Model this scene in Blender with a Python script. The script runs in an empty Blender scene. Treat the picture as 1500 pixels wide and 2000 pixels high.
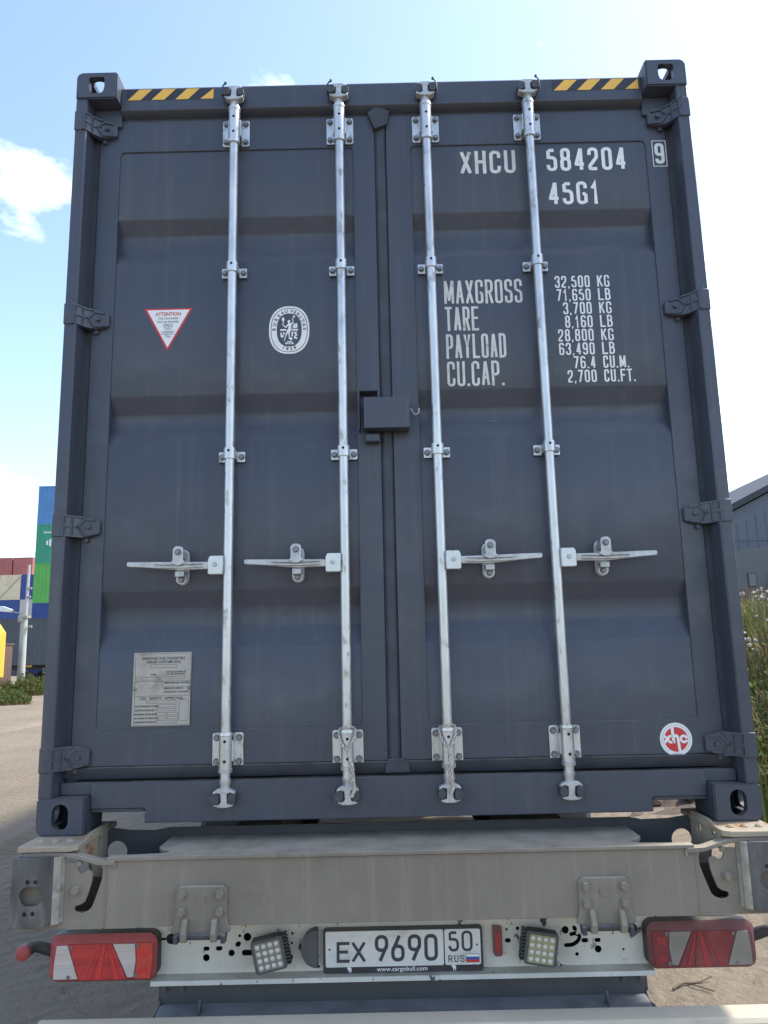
import bpy, bmesh, math, random
from math import sin, cos, pi, radians, sqrt
from mathutils import Vector, Matrix, noise
from mathutils.geometry import delaunay_2d_cdt
random.seed(7)
scene = bpy.context.scene
COL = scene.collection

# ------------------------------------------------------------------ camera
cam_d = bpy.data.cameras.new('camera'); cam = bpy.data.objects.new('camera', cam_d); COL.objects.link(cam)
cam_d.sensor_fit = 'VERTICAL'; cam_d.sensor_height = 24.0; cam_d.lens = 24.0 * 1506.0 / 2000.0
cam_d.clip_start = 0.05; cam_d.clip_end = 3000
def look(loc, pitch, yaw, roll):
    f = Vector((sin(yaw) * cos(pitch), cos(yaw) * cos(pitch), sin(pitch)))
    r = Vector((cos(yaw), -sin(yaw), 0)); u = r.cross(f)
    r2 = cos(roll) * r + sin(roll) * u; u2 = -sin(roll) * r + cos(roll) * u
    m = Matrix.Identity(4)
    for i in range(3):
        m[i][0] = r2[i]; m[i][1] = u2[i]; m[i][2] = -f[i]; m[i][3] = loc[i]
    return m
ZB = 1.12                                   # underside of the container above the ground
cam.matrix_world = look((-0.025, -2.7207, ZB + 0.5795), 0.18027, -0.00099, -0.02254)
scene.camera = cam

# ------------------------------------------------------------------ light
SUN_EL, SUN_AZ = radians(52), radians(74)   # sun behind the container and to the right (azimuth from +Y towards +X)
world = bpy.data.worlds.new('World'); scene.world = world; world.use_nodes = True
nt = world.node_tree; N = nt.nodes; L = nt.links; N.clear()
wo = N.new('ShaderNodeOutputWorld'); bg = N.new('ShaderNodeBackground'); bg.inputs[1].default_value = 0.15
sky = N.new('ShaderNodeTexSky'); sky.sky_type = 'NISHITA'; sky.sun_disc = False
sky.sun_elevation = SUN_EL; sky.sun_rotation = SUN_AZ; sky.air_density = 1.0; sky.dust_density = 1.2; sky.ozone_density = 0.3
tc = N.new('ShaderNodeTexCoord'); sep = N.new('ShaderNodeSeparateXYZ'); L.new(tc.outputs['Generated'], sep.inputs[0])
def wm(op, a, b=None, c=None):
    n = N.new('ShaderNodeMath'); n.operation = op
    for i, v in enumerate((a, b, c)):
        if v is None: continue
        if isinstance(v, (int, float)): n.inputs[i].default_value = v
        else: L.new(v, n.inputs[i])
    return n.outputs[0]
above = wm('GREATER_THAN', sep.outputs[2], 0.0)
zz = wm('ADD', wm('MAXIMUM', sep.outputs[2], 0.0), 0.22)
cmb = N.new('ShaderNodeCombineXYZ')
L.new(wm('ADD', wm('DIVIDE', sep.outputs[0], zz), -0.08), cmb.inputs[0]); L.new(wm('ADD', wm('DIVIDE', sep.outputs[1], zz), 0.165), cmb.inputs[1]); cmb.inputs[2].default_value = 35.5
nz = N.new('ShaderNodeTexNoise'); nz.inputs['Scale'].default_value = 1.9; nz.inputs['Detail'].default_value = 9; nz.inputs['Roughness'].default_value = 0.55
L.new(cmb.outputs[0], nz.inputs['Vector'])
ramp = N.new('ShaderNodeMapRange'); ramp.inputs['From Min'].default_value = 0.565; ramp.inputs['From Max'].default_value = 0.70
L.new(nz.outputs['Fac'], ramp.inputs['Value'])
mix = N.new('ShaderNodeMix'); mix.data_type = 'RGBA'; L.new(wm('MULTIPLY', wm('MULTIPLY', ramp.outputs[0], 0.9), above), mix.inputs[0])
L.new(sky.outputs[0], mix.inputs[6]); mix.inputs[7].default_value = (9.0, 9.0, 9.0, 1)
L.new(mix.outputs[2], bg.inputs[0]); L.new(bg.outputs[0], wo.inputs[0])
sd = bpy.data.lights.new('sun', 'SUN'); sd.energy = 2.2; sd.angle = radians(5.0); sd.color = (1.0, 0.94, 0.85)
sun = bpy.data.objects.new('sun', sd); COL.objects.link(sun)
sdir = Vector((sin(SUN_AZ) * cos(SUN_EL), cos(SUN_AZ) * cos(SUN_EL), sin(SUN_EL)))
sun.rotation_euler = sdir.to_track_quat('Z', 'Y').to_euler(); sun.location = sdir * 40
vs = scene.view_settings; vs.view_transform = 'Standard'; vs.look = 'None'; vs.exposure = 1.38; vs.gamma = 1.0; vs.use_curve_mapping = False

# ------------------------------------------------------------------ materials
MATS = {}
def mat(name, col, rough=0.6, metal=0.0, var=0.0, vscale=4.0, bump=0.0, bscale=40.0, spec=0.5, coat=0.0,
        stain=None, stain_scale=6.0, stain_lo=0.55, stain_hi=0.7, stretch=(1, 1, 1), dust=None, rvar=0.0, trans=0.0):
    """stain: a second colour in noise patches; dust: a colour settled on upward faces"""
    if name in MATS: return MATS[name]
    m = bpy.data.materials.new(name); m.use_nodes = True; t = m.node_tree; n = t.nodes; l = t.links
    p = n['Principled BSDF']; MATS[name] = m
    p.inputs['Roughness'].default_value = rough; p.inputs['Metallic'].default_value = metal
    p.inputs['Specular IOR Level'].default_value = spec; p.inputs['Coat Weight'].default_value = coat
    p.inputs['Transmission Weight'].default_value = trans
    base = (*col, 1)
    geo = n.new('ShaderNodeTexCoord'); mp = n.new('ShaderNodeMapping'); l.new(geo.outputs['Object'], mp.inputs[0]); mp.inputs['Scale'].default_value = stretch
    cur = None
    def noise_fac(scale, detail=6, rough_=0.6):
        x = n.new('ShaderNodeTexNoise'); x.inputs['Scale'].default_value = scale; x.inputs['Detail'].default_value = detail
        x.inputs['Roughness'].default_value = rough_; l.new(mp.outputs[0], x.inputs['Vector']); return x.outputs['Fac']
    def mixc(f, a, b):
        x = n.new('ShaderNodeMix'); x.data_type = 'RGBA'
        if isinstance(f, float): x.inputs[0].default_value = f
        else: l.new(f, x.inputs[0])
        for i, v in ((6, a), (7, b)):
            if isinstance(v, tuple): x.inputs[i].default_value = v
            else: l.new(v, x.inputs[i])
        return x.outputs[2]
    def rng(v, a, b, c=0.0, d=1.0):
        x = n.new('ShaderNodeMapRange'); l.new(v, x.inputs[0]); x.inputs[1].default_value = a; x.inputs[2].default_value = b
        x.inputs[3].default_value = c; x.inputs[4].default_value = d; return x.outputs[0]
    cur = base
    if var:
        f = noise_fac(vscale)
        lo = tuple(c * (1 - var) for c in col) + (1,); hi = tuple(min(1, c * (1 + var)) for c in col) + (1,)
        cur = mixc(rng(f, 0.3, 0.7), lo, hi)
        if rvar: l.new(rng(f, 0.3, 0.7, rough - rvar, rough + rvar), p.inputs['Roughness'])
    if stain:
        f = noise_fac(stain_scale, 9, 0.65)
        cur = mixc(rng(f, stain_lo, stain_hi), cur, (*stain, 1))
    if dust:
        g = n.new('ShaderNodeNewGeometry'); s = n.new('ShaderNodeSeparateXYZ'); l.new(g.outputs['Normal'], s.inputs[0])
        f = noise_fac(9, 6); mu = n.new('ShaderNodeMath'); mu.operation = 'MULTIPLY'
        l.new(rng(s.outputs[2], 0.35, 0.9), mu.inputs[0]); l.new(rng(f, 0.25, 0.6), mu.inputs[1])
        cur = mixc(mu.outputs[0], cur, (*dust, 1))
    if isinstance(cur, tuple): p.inputs['Base Color'].default_value = cur
    else: l.new(cur, p.inputs['Base Color'])
    if bump:
        b = n.new('ShaderNodeBump'); b.inputs['Strength'].default_value = bump; b.inputs['Distance'].default_value = 0.01
        l.new(noise_fac(bscale, 8), b.inputs['Height']); l.new(b.outputs[0], p.inputs['Normal'])
    return m
def worn_paint(name, col, rough, dust, rust, chip, grime=1.0):
    """weathered coat: broad fading, thin rain runs, dusty ledges, sparse scratches and rust freckles"""
    m = bpy.data.materials.new(name); m.use_nodes = True; t = m.node_tree; n = t.nodes; l = t.links; p = n['Principled BSDF']; MATS[name] = m
    geo = n.new('ShaderNodeNewGeometry')
    def nse(scale, st=(1, 1, 1), d=6, r=.6):
        mp = n.new('ShaderNodeMapping'); mp.inputs['Scale'].default_value = st; l.new(geo.outputs['Position'], mp.inputs[0])
        x = n.new('ShaderNodeTexNoise'); x.inputs['Scale'].default_value = scale; x.inputs['Detail'].default_value = d; x.inputs['Roughness'].default_value = r; l.new(mp.outputs[0], x.inputs['Vector']); return x.outputs['Fac']
    def rng(v, a, b, c=0., d=1.):
        x = n.new('ShaderNodeMapRange'); l.new(v, x.inputs[0])
        for k, q in enumerate((a, b, c, d)): x.inputs[k + 1].default_value = q
        return x.outputs[0]
    def mul(a, b):
        x = n.new('ShaderNodeMath'); x.operation = 'MULTIPLY'
        for k, q in ((0, a), (1, b)):
            if isinstance(q, float): x.inputs[k].default_value = q
            else: l.new(q, x.inputs[k])
        return x.outputs[0]
    def mixc(f, a, b):
        x = n.new('ShaderNodeMix'); x.data_type = 'RGBA'; l.new(f, x.inputs[0])
        for k, q in ((6, a), (7, b)):
            if isinstance(q, tuple): x.inputs[k].default_value = q
            else: l.new(q, x.inputs[k])
        return x.outputs[2]
    C = lambda k: tuple(c * k for c in col) + (1,)
    fade = nse(1.1, d=5); cur = mixc(rng(fade, .3, .7), C(1 - .12 * grime), C(1 + .10 * grime))
    runs = nse(1.0, (26, 26, .9), 7, .7); cur = mixc(mul(rng(runs, .52, .72), .42 * min(grime, 2.0)), cur, tuple(.5 * c + .5 * d for c, d in zip(col, dust)) + (1,))
    scuff = nse(5.5, (1, 1, 1.6), 10, .72); cur = mixc(mul(rng(scuff, .66 - .06 * grime, .70), .35), cur, C(1.55))
    scr = nse(1.0, (9, 9, 130), 5, .6); msk = nse(6.0, d=4); cur = mixc(mul(mul(rng(scr, .68, .74), rng(msk, .57, .66)), .40), cur, (*chip, 1))
    fr = nse(38, (1, 1, .55), 6, .72); m2 = nse(2.2, d=5); cur = mixc(mul(rng(fr, .66, .71), rng(m2, .50, .64)), cur, (*rust, 1))
    sp = n.new('ShaderNodeSeparateXYZ'); l.new(geo.outputs['Normal'], sp.inputs[0]); cur = mixc(mul(rng(sp.outputs[2], .35, .9), rng(nse(9), .25, .6)), cur, (*dust, 1))
    l.new(cur, p.inputs['Base Color']); l.new(rng(scuff, .35, .65, rough - .09, rough + .14), p.inputs['Roughness'])
    b = n.new('ShaderNodeBump'); b.inputs['Strength'].default_value = .22; b.inputs['Distance'].default_value = .02; l.new(nse(4.5, d=2), b.inputs['Height'])
    b2 = n.new('ShaderNodeBump'); b2.inputs['Strength'].default_value = .05; b2.inputs['Distance'].default_value = .004; l.new(nse(120, d=3), b2.inputs['Height']); l.new(b.outputs[0], b2.inputs['Normal']); l.new(b2.outputs[0], p.inputs['Normal'])
    return m
PAINT = worn_paint('container_paint', (0.051, 0.059, 0.081), .36, (0.16, 0.145, 0.12), (0.16, 0.08, 0.04), (0.22, 0.23, 0.25))
GASKET = mat('rubber_gasket', (0.043, 0.048, 0.062), 0.6, var=0.25, vscale=9, dust=(0.20, 0.17, 0.13))
GALV = mat('galvanised_steel', (0.56, 0.575, 0.575), 0.36, metal=0.65, var=0.2, vscale=16, bump=0.06, bscale=60, stain=(0.30, 0.29, 0.27), stain_scale=30, stain_lo=0.57, stain_hi=0.66, stretch=(1, 1, 0.4), rvar=0.1)
CAST = mat('cast_galvanised_steel', (0.46, 0.47, 0.465), 0.45, metal=0.5, var=0.2, vscale=30, bump=0.15, bscale=90, stain=(0.26, 0.25, 0.23), stain_scale=40, stain_lo=0.58, stain_hi=0.74)
BOLT = mat('bolt_steel', (0.20, 0.205, 0.215), 0.5, metal=0.6, var=0.25, vscale=40)
HOLE = mat('dark_hole', (0.01, 0.01, 0.011), 0.9)
PRINT = mat('white_print', (0.74, 0.74, 0.72), 0.55, var=0.08, vscale=20, stain=(0.30, 0.31, 0.33), stain_scale=55, stain_lo=0.66, stain_hi=0.78)
PRINT2 = mat('worn_white_print', (0.60, 0.59, 0.55), 0.6, var=0.12, vscale=20, stain=(0.20, 0.20, 0.21), stain_scale=30, stain_lo=0.58, stain_hi=0.76)
WHITE = mat('white_vinyl', (0.78, 0.78, 0.77), 0.45)
REDV = mat('red_vinyl', (0.58, 0.035, 0.035), 0.45)
YELLOW = mat('yellow_vinyl', (0.80, 0.46, 0.07), 0.45, var=0.05)
BLACKV = mat('black_vinyl', (0.02, 0.022, 0.032), 0.45)
INK = mat('dark_ink', (0.05, 0.05, 0.055), 0.6)
ALU = mat('data_plate_metal', (0.40, 0.375, 0.33), 0.5, metal=0.2, var=0.08, vscale=12, stain=(0.24, 0.19, 0.14), stain_scale=16, stain_lo=0.52, stain_hi=0.75)
BEAM = worn_paint('dusty_grey_steel', (0.208, 0.182, 0.145), .85, (0.36, 0.31, 0.24), (0.17, 0.10, 0.06), (0.34, 0.32, 0.28), 2.2)
WORN = mat('bare_worn_steel', (0.088, 0.088, 0.088), 0.5, metal=0.25, var=0.45, vscale=12, stain=(0.19, 0.185, 0.175), stain_scale=14, stain_lo=0.52, stain_hi=0.72, stretch=(1, 1, 0.35), bump=0.12, bscale=50)
EDGE = mat('scraped_edge_steel', (0.34, 0.32, 0.27), 0.5, metal=0.3, var=0.25, vscale=25, stain=(0.22, 0.20, 0.17), stain_scale=18, stain_lo=0.5, stain_hi=0.65)
RUST = mat('rusty_dusty_plate', (0.34, 0.29, 0.215), 0.85, var=0.14, vscale=9, stain=(0.30, 0.165, 0.07), stain_scale=8, stain_lo=0.52, stain_hi=0.68, bump=0.1)
RUSTIN = mat('brown_inside_of_beam', (0.115, 0.075, 0.055), 0.9, var=0.3, vscale=8)
CHASSIS = mat('dark_chassis_paint', (0.052, 0.055, 0.061), 0.7, var=0.2, vscale=3, dust=(0.20, 0.185, 0.155))
LPANEL = mat('scuffed_white_paint', (0.62, 0.60, 0.53), 0.6, var=0.14, vscale=5, stain=(0.05, 0.05, 0.05), stain_scale=22, stain_lo=0.60, stain_hi=0.64, stretch=(1, 1, 0.6), dust=(0.42, 0.39, 0.32))
UNDER = mat('grey_underrun_paint', (0.098, 0.096, 0.092), 0.7, var=0.14, vscale=4, dust=(0.24, 0.25, 0.255), bump=0.05)
BLACKP = mat('black_plastic', (0.035, 0.035, 0.038), 0.55, var=0.2, vscale=15, dust=(0.16, 0.15, 0.13))
GREYP = mat('grey_plastic', (0.085, 0.088, 0.095), 0.5, var=0.1, vscale=20)
RUBBER = mat('tyre_rubber', (0.025, 0.025, 0.026), 0.85, var=0.2, vscale=8)
REDL = mat('red_lens', (0.46, 0.030, 0.030), 0.42, coat=0.1, var=0.22, vscale=12, bump=.25, bscale=70, stretch=(.15, 1, 4), stain=(.36, .12, .11), stain_scale=7, stain_lo=.55, stain_hi=.8)
REDL2 = mat('bright_red_lens', (0.60, 0.035, 0.035), 0.35, coat=0.15, var=.15, vscale=14)
REDB = mat('red_lens_rim', (0.33, 0.055, 0.055), 0.55, var=0.2, vscale=12, dust=(0.40, 0.22, 0.19))
ORGL = mat('orange_red_lens', (0.55, 0.055, 0.032), 0.4, coat=0.1, var=0.2, vscale=12, bump=.25, bscale=70, stretch=(.15, 1, 4))
CLRL = mat('clear_lens', (0.56, 0.49, 0.46), 0.4, coat=0.1, var=0.14, vscale=10, bump=.35, bscale=70, stretch=(.15, 1, 4))
REDLD = mat('dusty_red_lens', (0.20, 0.030, 0.035), 0.5, var=0.18, vscale=9, stain=(0.20, 0.10, 0.09), stain_scale=9, stain_lo=0.5, stain_hi=0.75)
REDBD = mat('dusty_red_lens_rim', (0.17, 0.062, 0.065), 0.6, var=0.15, vscale=9, dust=(0.28, 0.19, 0.18))
CLRLD = mat('dusty_clear_lens', (0.24, 0.225, 0.195), 0.5, var=0.12, vscale=9)
LEDG = mat('lamp_reflector', (0.24, 0.24, 0.22), 0.35, metal=0.3, var=0.1, vscale=30)
LEDD = mat('lamp_bulb_glass', (0.60, 0.60, 0.53), 0.12, coat=0.6)
LEDY = mat('lamp_reflector_yellowed', (0.34, 0.32, 0.20), 0.35, metal=0.2, var=0.1, vscale=30)
REFL = mat('red_reflector', (0.32, 0.03, 0.04), 0.3, coat=0.3)
PLATEW = mat('number_plate_white', (0.70, 0.70, 0.68), 0.45, var=0.05, vscale=14, stain=(0.52, 0.50, 0.45), stain_scale=12, stain_lo=0.55, stain_hi=0.75)
FBLUE = mat('flag_blue', (0.03, 0.09, 0.42), 0.5)
WIRE = mat('steel_wire_cable', (0.50, 0.45, 0.39), 0.55, metal=0.35, var=0.3, vscale=60)

# ------------------------------------------------------------------ mesh helpers
class MB:
    def __init__(s): s.v = []; s.f = []
    def add(s, vs, fs):
        o = len(s.v); s.v += [tuple(v) for v in vs]; s.f += [tuple(i + o for i in f) for f in fs]; return s
    def box(s, x0, x1, y0, y1, z0, z1):
        return s.add([(x0, y0, z0), (x1, y0, z0), (x1, y1, z0), (x0, y1, z0), (x0, y0, z1), (x1, y0, z1), (x1, y1, z1), (x0, y1, z1)],
                     [(3, 2, 1, 0), (4, 5, 6, 7), (0, 1, 5, 4), (1, 2, 6, 5), (2, 3, 7, 6), (3, 0, 4, 7)])
    @staticmethod
    def fill(outer, holes):
        """triangulate an outline with holes: (points, triangles, boundary edges)"""
        pts, ed = [], []
        for lp in [list(outer)] + [list(h) for h in holes]:
            k = len(pts); n = len(lp); pts += [Vector((a, b)) for a, b in lp]; ed += [(k + i, k + (i + 1) % n) for i in range(n)]
        vs, _, fs, *_r = delaunay_2d_cdt(pts, ed, [], 0, 1e-7)
        def inside(p):
            c = False
            for a, b in ed:
                A, B = pts[a], pts[b]
                if (A.y > p.y) != (B.y > p.y) and p.x < (B.x - A.x) * (p.y - A.y) / (B.y - A.y) + A.x: c = not c
            return c
        fs = [f for f in fs if inside((vs[f[0]] + vs[f[1]] + vs[f[2]]) / 3)]
        cnt = {}
        for f in fs:
            for i in range(len(f)):
                a, b = f[i], f[(i + 1) % len(f)]; cnt.setdefault((min(a, b), max(a, b)), []).append((a, b))
        return vs, fs, [v[0] for v in cnt.values() if len(v) == 1]
    def prism(s, outer, d0, d1, plane='xz', holes=()):
        pts, fs, bd = s.fill(outer, holes); n = len(pts)
        def m(a, b, d): return {'xz': (a, d, b), 'yz': (d, a, b), 'xy': (a, b, d)}[plane]
        vs = [m(p[0], p[1], d0) for p in pts] + [m(p[0], p[1], d1) for p in pts]
        F = [tuple(f) for f in fs] + [tuple(i + n for i in reversed(f)) for f in fs] + [(b, a, a + n, b + n) for a, b in bd]
        return s.add(vs, F)
    def flat(s, outer, y, holes=()):
        pts, fs, bd = s.fill(outer, holes)
        return s.add([(p[0], y, p[1]) for p in pts], [tuple(f) for f in fs])
    def cyl(s, p0, p1, r0, r1=None, n=20, caps=True):
        r1 = r0 if r1 is None else r1; p0 = Vector(p0); p1 = Vector(p1); d = (p1 - p0).normalized()
        a = d.orthogonal().normalized(); b = d.cross(a); vs = []
        for p, r in ((p0, r0), (p1, r1)):
            for i in range(n):
                t = 2 * pi * i / n; vs.append(p + (a * cos(t) + b * sin(t)) * r)
        fs = [(i, (i + 1) % n, (i + 1) % n + n, i + n) for i in range(n)]
        if caps: fs += [tuple(range(n - 1, -1, -1)), tuple(range(n, 2 * n))]
        return s.add(vs, fs)
    def tube(s, pts, r, n=8):
        pts = [Vector(p) for p in pts]; rs = r if isinstance(r, (list, tuple)) else [r] * len(pts); a = None; vs = []
        for i, p in enumerate(pts):
            d = (pts[min(i + 1, len(pts) - 1)] - pts[max(i - 1, 0)]).normalized()
            a = d.orthogonal().normalized() if a is None else (a - d * a.dot(d)).normalized()
            b = d.cross(a)
            vs += [p + (a * cos(2 * pi * k / n) + b * sin(2 * pi * k / n)) * rs[i] for k in range(n)]
        m = len(pts); fs = []
        for i in range(m - 1):
            for k in range(n):
                fs.append((i * n + k, i * n + (k + 1) % n, (i + 1) * n + (k + 1) % n, (i + 1) * n + k))
        fs += [tuple(range(n - 1, -1, -1)), tuple(range((m - 1) * n, m * n))]
        return s.add(vs, fs)
    def lathe(s, prof, c, axis='z', n=24):
        vs = []
        for r, h in prof:
            for i in range(n):
                t = 2 * pi * i / n; u, w = r * cos(t), r * sin(t)
                vs.append({'z': (c[0] + u, c[1] + w, c[2] + h), 'y': (c[0] + u, c[1] + h, c[2] + w), 'x': (c[0] + h, c[1] + u, c[2] + w)}[axis])
        m = len(prof); fs = []
        for i in range(m - 1):
            for k in range(n): fs.append((i * n + k, i * n + (k + 1) % n, (i + 1) * n + (k + 1) % n, (i + 1) * n + k))
        fs += [tuple(range(n)), tuple(range((m - 1) * n, m * n))]
        return s.add(vs, fs)
    def mesh(s, name, smooth=32, fix=True):
        me = bpy.data.meshes.new(name); me.from_pydata(s.v, [], s.f)
        if fix:
            b = bmesh.new(); b.from_mesh(me); bmesh.ops.recalc_face_normals(b, faces=b.faces); b.to_mesh(me); b.free()
        if smooth: me.shade_smooth(); me.set_sharp_from_angle(angle=radians(smooth))
        me.update(); return me
    def ob(s, name, m, parent=None, bevel=0.0, smooth=32, fix=True, seg=2):
        return link(name, s.mesh(name, smooth, fix), m, parent, bevel, seg)
def link(name, me, m, parent=None, bevel=0.0, seg=2):
    o = bpy.data.objects.new(name, me); COL.objects.link(o)
    if m and not me.materials: me.materials.append(m)
    if parent: o.parent = parent
    if bevel:
        b = o.modifiers.new('bevel', 'BEVEL'); b.width = bevel; b.segments = seg; b.limit_method = 'ANGLE'; b.angle_limit = radians(40)
        b.use_clamp_overlap = True
    return o
def thing(name, label, cat, loc=(0, 0, 0), rz=0.0, group=None):
    o = bpy.data.objects.new(name, None); COL.objects.link(o); o.location = loc; o.rotation_euler[2] = rz; o.empty_display_size = 0.2
    return tag(o, label, cat, group)
def tag(o, label=None, cat=None, group=None, kind=None):
    for k, v in (('label', label), ('category', cat), ('group', group), ('kind', kind)):
        if v: o[k] = v
    return o
def copy_tree(o, parent=None):
    c = o.copy(); COL.objects.link(c); c.parent = parent
    for ch in list(o.children): copy_tree(ch, c)
    return c
def rrect(x0, x1, z0, z1, r, n=5):
    pts = []
    for cx, cz, a0 in ((x1 - r, z1 - r, 0), (x0 + r, z1 - r, 90), (x0 + r, z0 + r, 180), (x1 - r, z0 + r, 270)):
        for i in range(n + 1):
            a = radians(a0 + 90 * i / n); pts.append((cx + r * cos(a), cz + r * sin(a)))
    return pts
def ell(cx, cz, rx, rz=None, n=24, rot=0):
    rz = rx if rz is None else rz; c, s = cos(rot), sin(rot)
    return [(cx + c * rx * cos(2 * pi * i / n) - s * rz * sin(2 * pi * i / n), cz + s * rx * cos(2 * pi * i / n) + c * rz * sin(2 * pi * i / n)) for i in range(n)]
def offset_line(pts, w, caps=True):
    """outline polygon of a stroked path with round ends"""
    Lp, Rp = [], []; n = len(pts)
    for i, p in enumerate(pts):
        a = Vector(pts[max(i - 1, 0)]); b = Vector(pts[min(i + 1, n - 1)]); d = (b - a).normalized(); q = Vector((-d.y, d.x)) * w / 2
        Lp.append((p[0] + q.x, p[1] + q.y)); Rp.append((p[0] - q.x, p[1] - q.y))
    def cap(p, d0):
        return [(p[0] + w / 2 * cos(d0 + pi / 2 - pi * k / 6), p[1] + w / 2 * sin(d0 + pi / 2 - pi * k / 6)) for k in range(1, 6)]
    de = math.atan2(pts[-1][1] - pts[-2][1], pts[-1][0] - pts[-2][0]); ds = math.atan2(pts[0][1] - pts[1][1], pts[0][0] - pts[1][0])
    return Lp + cap(pts[-1], de) + Rp[::-1] + cap(pts[0], ds)
def spline(pts, n=5):
    out = []; P = [Vector(p) for p in pts]
    for i in range(len(P) - 1):
        a, b, c, d = P[max(i - 1, 0)], P[i], P[i + 1], P[min(i + 2, len(P) - 1)]
        for k in range(n):
            t = k / n
            out.append(0.5 * ((2 * b) + (c - a) * t + (2 * a - 5 * b + 4 * c - d) * t * t + (-a + 3 * b - 3 * c + d) * t ** 3))
    out.append(P[-1]); return [tuple(v) for v in out]
def hexbolt_mesh(r, h, dome=True):
    m = MB(); m.cyl((0, 0, 0), (0, -h * 0.25, 0), r * 1.25, n=16); m.cyl((0, -h * 0.25, 0), (0, -h, 0), r, r * 0.9, n=6); return m.mesh('bolt', 30)
BOLT_ME = hexbolt_mesh(0.0095, 0.011); BOLT_ME.materials.append(BOLT)
BOLT_BIG = hexbolt_mesh(0.0135, 0.017); BOLT_BIG.materials.append(BEAM)
BOLT_UND = hexbolt_mesh(0.0105, 0.012); BOLT_UND.materials.append(UNDER)
def bolt(me, parent, x, y, z):
    o = link('bolt', me, None, parent); o.location = (x, y, z); o.rotation_euler[1] = random.uniform(0, 1); return o

# ------------------------------------------------------------------ stroke lettering
def round_path(pts, r, closed=False):
    n = len(pts); out = []
    for i in range(n):
        p = Vector(pts[i])
        if not closed and i in (0, n - 1): out.append(p); continue
        a = Vector(pts[i - 1]); b = Vector(pts[(i + 1) % n]); la, lb = (a - p).length, (b - p).length
        d1 = (a - p) / la; d2 = (b - p) / lb; ang = d1.angle(d2)
        if ang > 2.9 or r <= 0: out.append(p); continue
        la2 = la / 2 if (closed or i > 1) else la; lb2 = lb / 2 if (closed or i < n - 2) else lb
        t = min(r / math.tan(ang / 2), la2 * .98, lb2 * .98); rr_ = t * math.tan(ang / 2)
        p1 = p + d1 * t; p2 = p + d2 * t
        for k in range(6):
            u = k / 5; out.append((1 - u) ** 2 * p1 + 2 * u * (1 - u) * p + u * u * p2)
    return out
GL = {
 'A': [[(0, 0), (.46, 1)], [(1, 0), (.54, 1)], [(.2, .3), (.8, .3)]], 'B': [[(0, 0), (0, 1)], [(0, 1), (.93, 1), (.93, .53), (0, .53)], [(0, .53), (1, .53), (1, 0), (0, 0)]],
 'C': [[(1, .7), (1, 1), (0, 1), (0, 0), (1, 0), (1, .3)]], 'D': [[(0, 0), (0, 1)], [(0, 1), (1, 1), (1, 0), (0, 0)]],
 'E': [[(0, 0), (0, 1)], [(0, 1), (1, 1)], [(0, 0), (1, 0)], [(0, .52), (.85, .52)]], 'F': [[(0, 0), (0, 1)], [(0, 1), (1, 1)], [(0, .52), (.85, .52)]],
 'G': [[(1, .72), (1, 1), (0, 1), (0, 0), (1, 0), (1, .20)], [(1, .0), (1, .44)], [(.58, .44), (1, .44)]], 'H': [[(0, 0), (0, 1)], [(1, 0), (1, 1)], [(0, .52), (1, .52)]],
 'I': [[(.5, 0), (.5, 1)]], 'K': [[(0, 0), (0, 1)], [(1, 1), (0, .38)], [(.36, .58), (1, 0)]], 'L': [[(0, 1), (0, 0), (1, 0)]],
 'M': [[(0, 0), (0, 1)], [(1, 0), (1, 1)], [(.05, 1), (.5, .12)], [(.95, 1), (.5, .12)]], 'N': [[(0, 0), (0, 1), (1, 0), (1, 1)]], 'O': [['c', (0, 0), (0, 1), (1, 1), (1, 0)]],
 'P': [[(0, 0), (0, 1)], [(0, 1), (1, 1), (1, .44), (0, .44)]], 'R': [[(0, 0), (0, 1)], [(0, 1), (1, 1), (1, .48), (0, .48)], [(.55, .48), (1, 0)]],
 'S': [[(1, .72), (1, 1), (0, 1), (0, .56), (1, .46), (1, 0), (0, 0), (0, .28)]], 'T': [[(.5, 0), (.5, 1)], [(0, 1), (1, 1)]],
 'U': [[(0, 1), (0, 0), (1, 0), (1, 1)]], 'V': [[(0, 1), (.5, 0), (1, 1)]], 'X': [[(0, 0), (1, 1)], [(0, 1), (1, 0)]], 'Y': [[(0, 1), (.5, .45), (1, 1)], [(.5, .45), (.5, 0)]],
 '0': [['c', (0, 0), (0, 1), (1, 1), (1, 0)]], '1': [[(.15, .78), (.6, 1), (.6, 0)]], '2': [[(0, .7), (0, 1), (1, 1), (1, .58), (0, .14), (0, 0), (1, 0)]],
 '3': [[(0, .74), (0, 1), (1, 1), (1, .53), (.4, .53)], [(.4, .53), (1, .53), (1, 0), (0, 0), (0, .26)]],
 '4': [[(.74, 0), (.74, 1)], [(.70, 1), (.03, .24)], [(0, .24), (1, .24)]], '5': [[(.06, .97), (.06, .55)], [(.09, .97), (.88, .97)], [(.06, .60), (1, .62), (1, 0), (0, 0), (0, .24)]],
 '6': [['c', (0, 0), (0, .56), (1, .56), (1, 0)], [(0, .3), (0, 1), (1, 1), (1, .80)]], '7': [[(0, 1), (1, 1), (.3, 0)]],
 '8': [['c', (0, 0), (0, .53), (1, .53), (1, 0)], ['c', (.05, .53), (.05, 1), (.95, 1), (.95, .53)]],
 '9': [['c', (0, .44), (0, 1), (1, 1), (1, .44)], [(1, .7), (1, 0), (0, 0), (0, .20)]],
 'q': [['c', (0, .42), (0, 1), (1, 1), (1, .42)], [(.96, .58), (.36, 0)]], 'b': [['c', (0, 0), (0, .58), (1, .58), (1, 0)], [(.04, .42), (.64, 1)]]}
SHARP = set('AEFHKLMNTVXYI147')
ROUND_ENDS = set('CGS23569')
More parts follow.
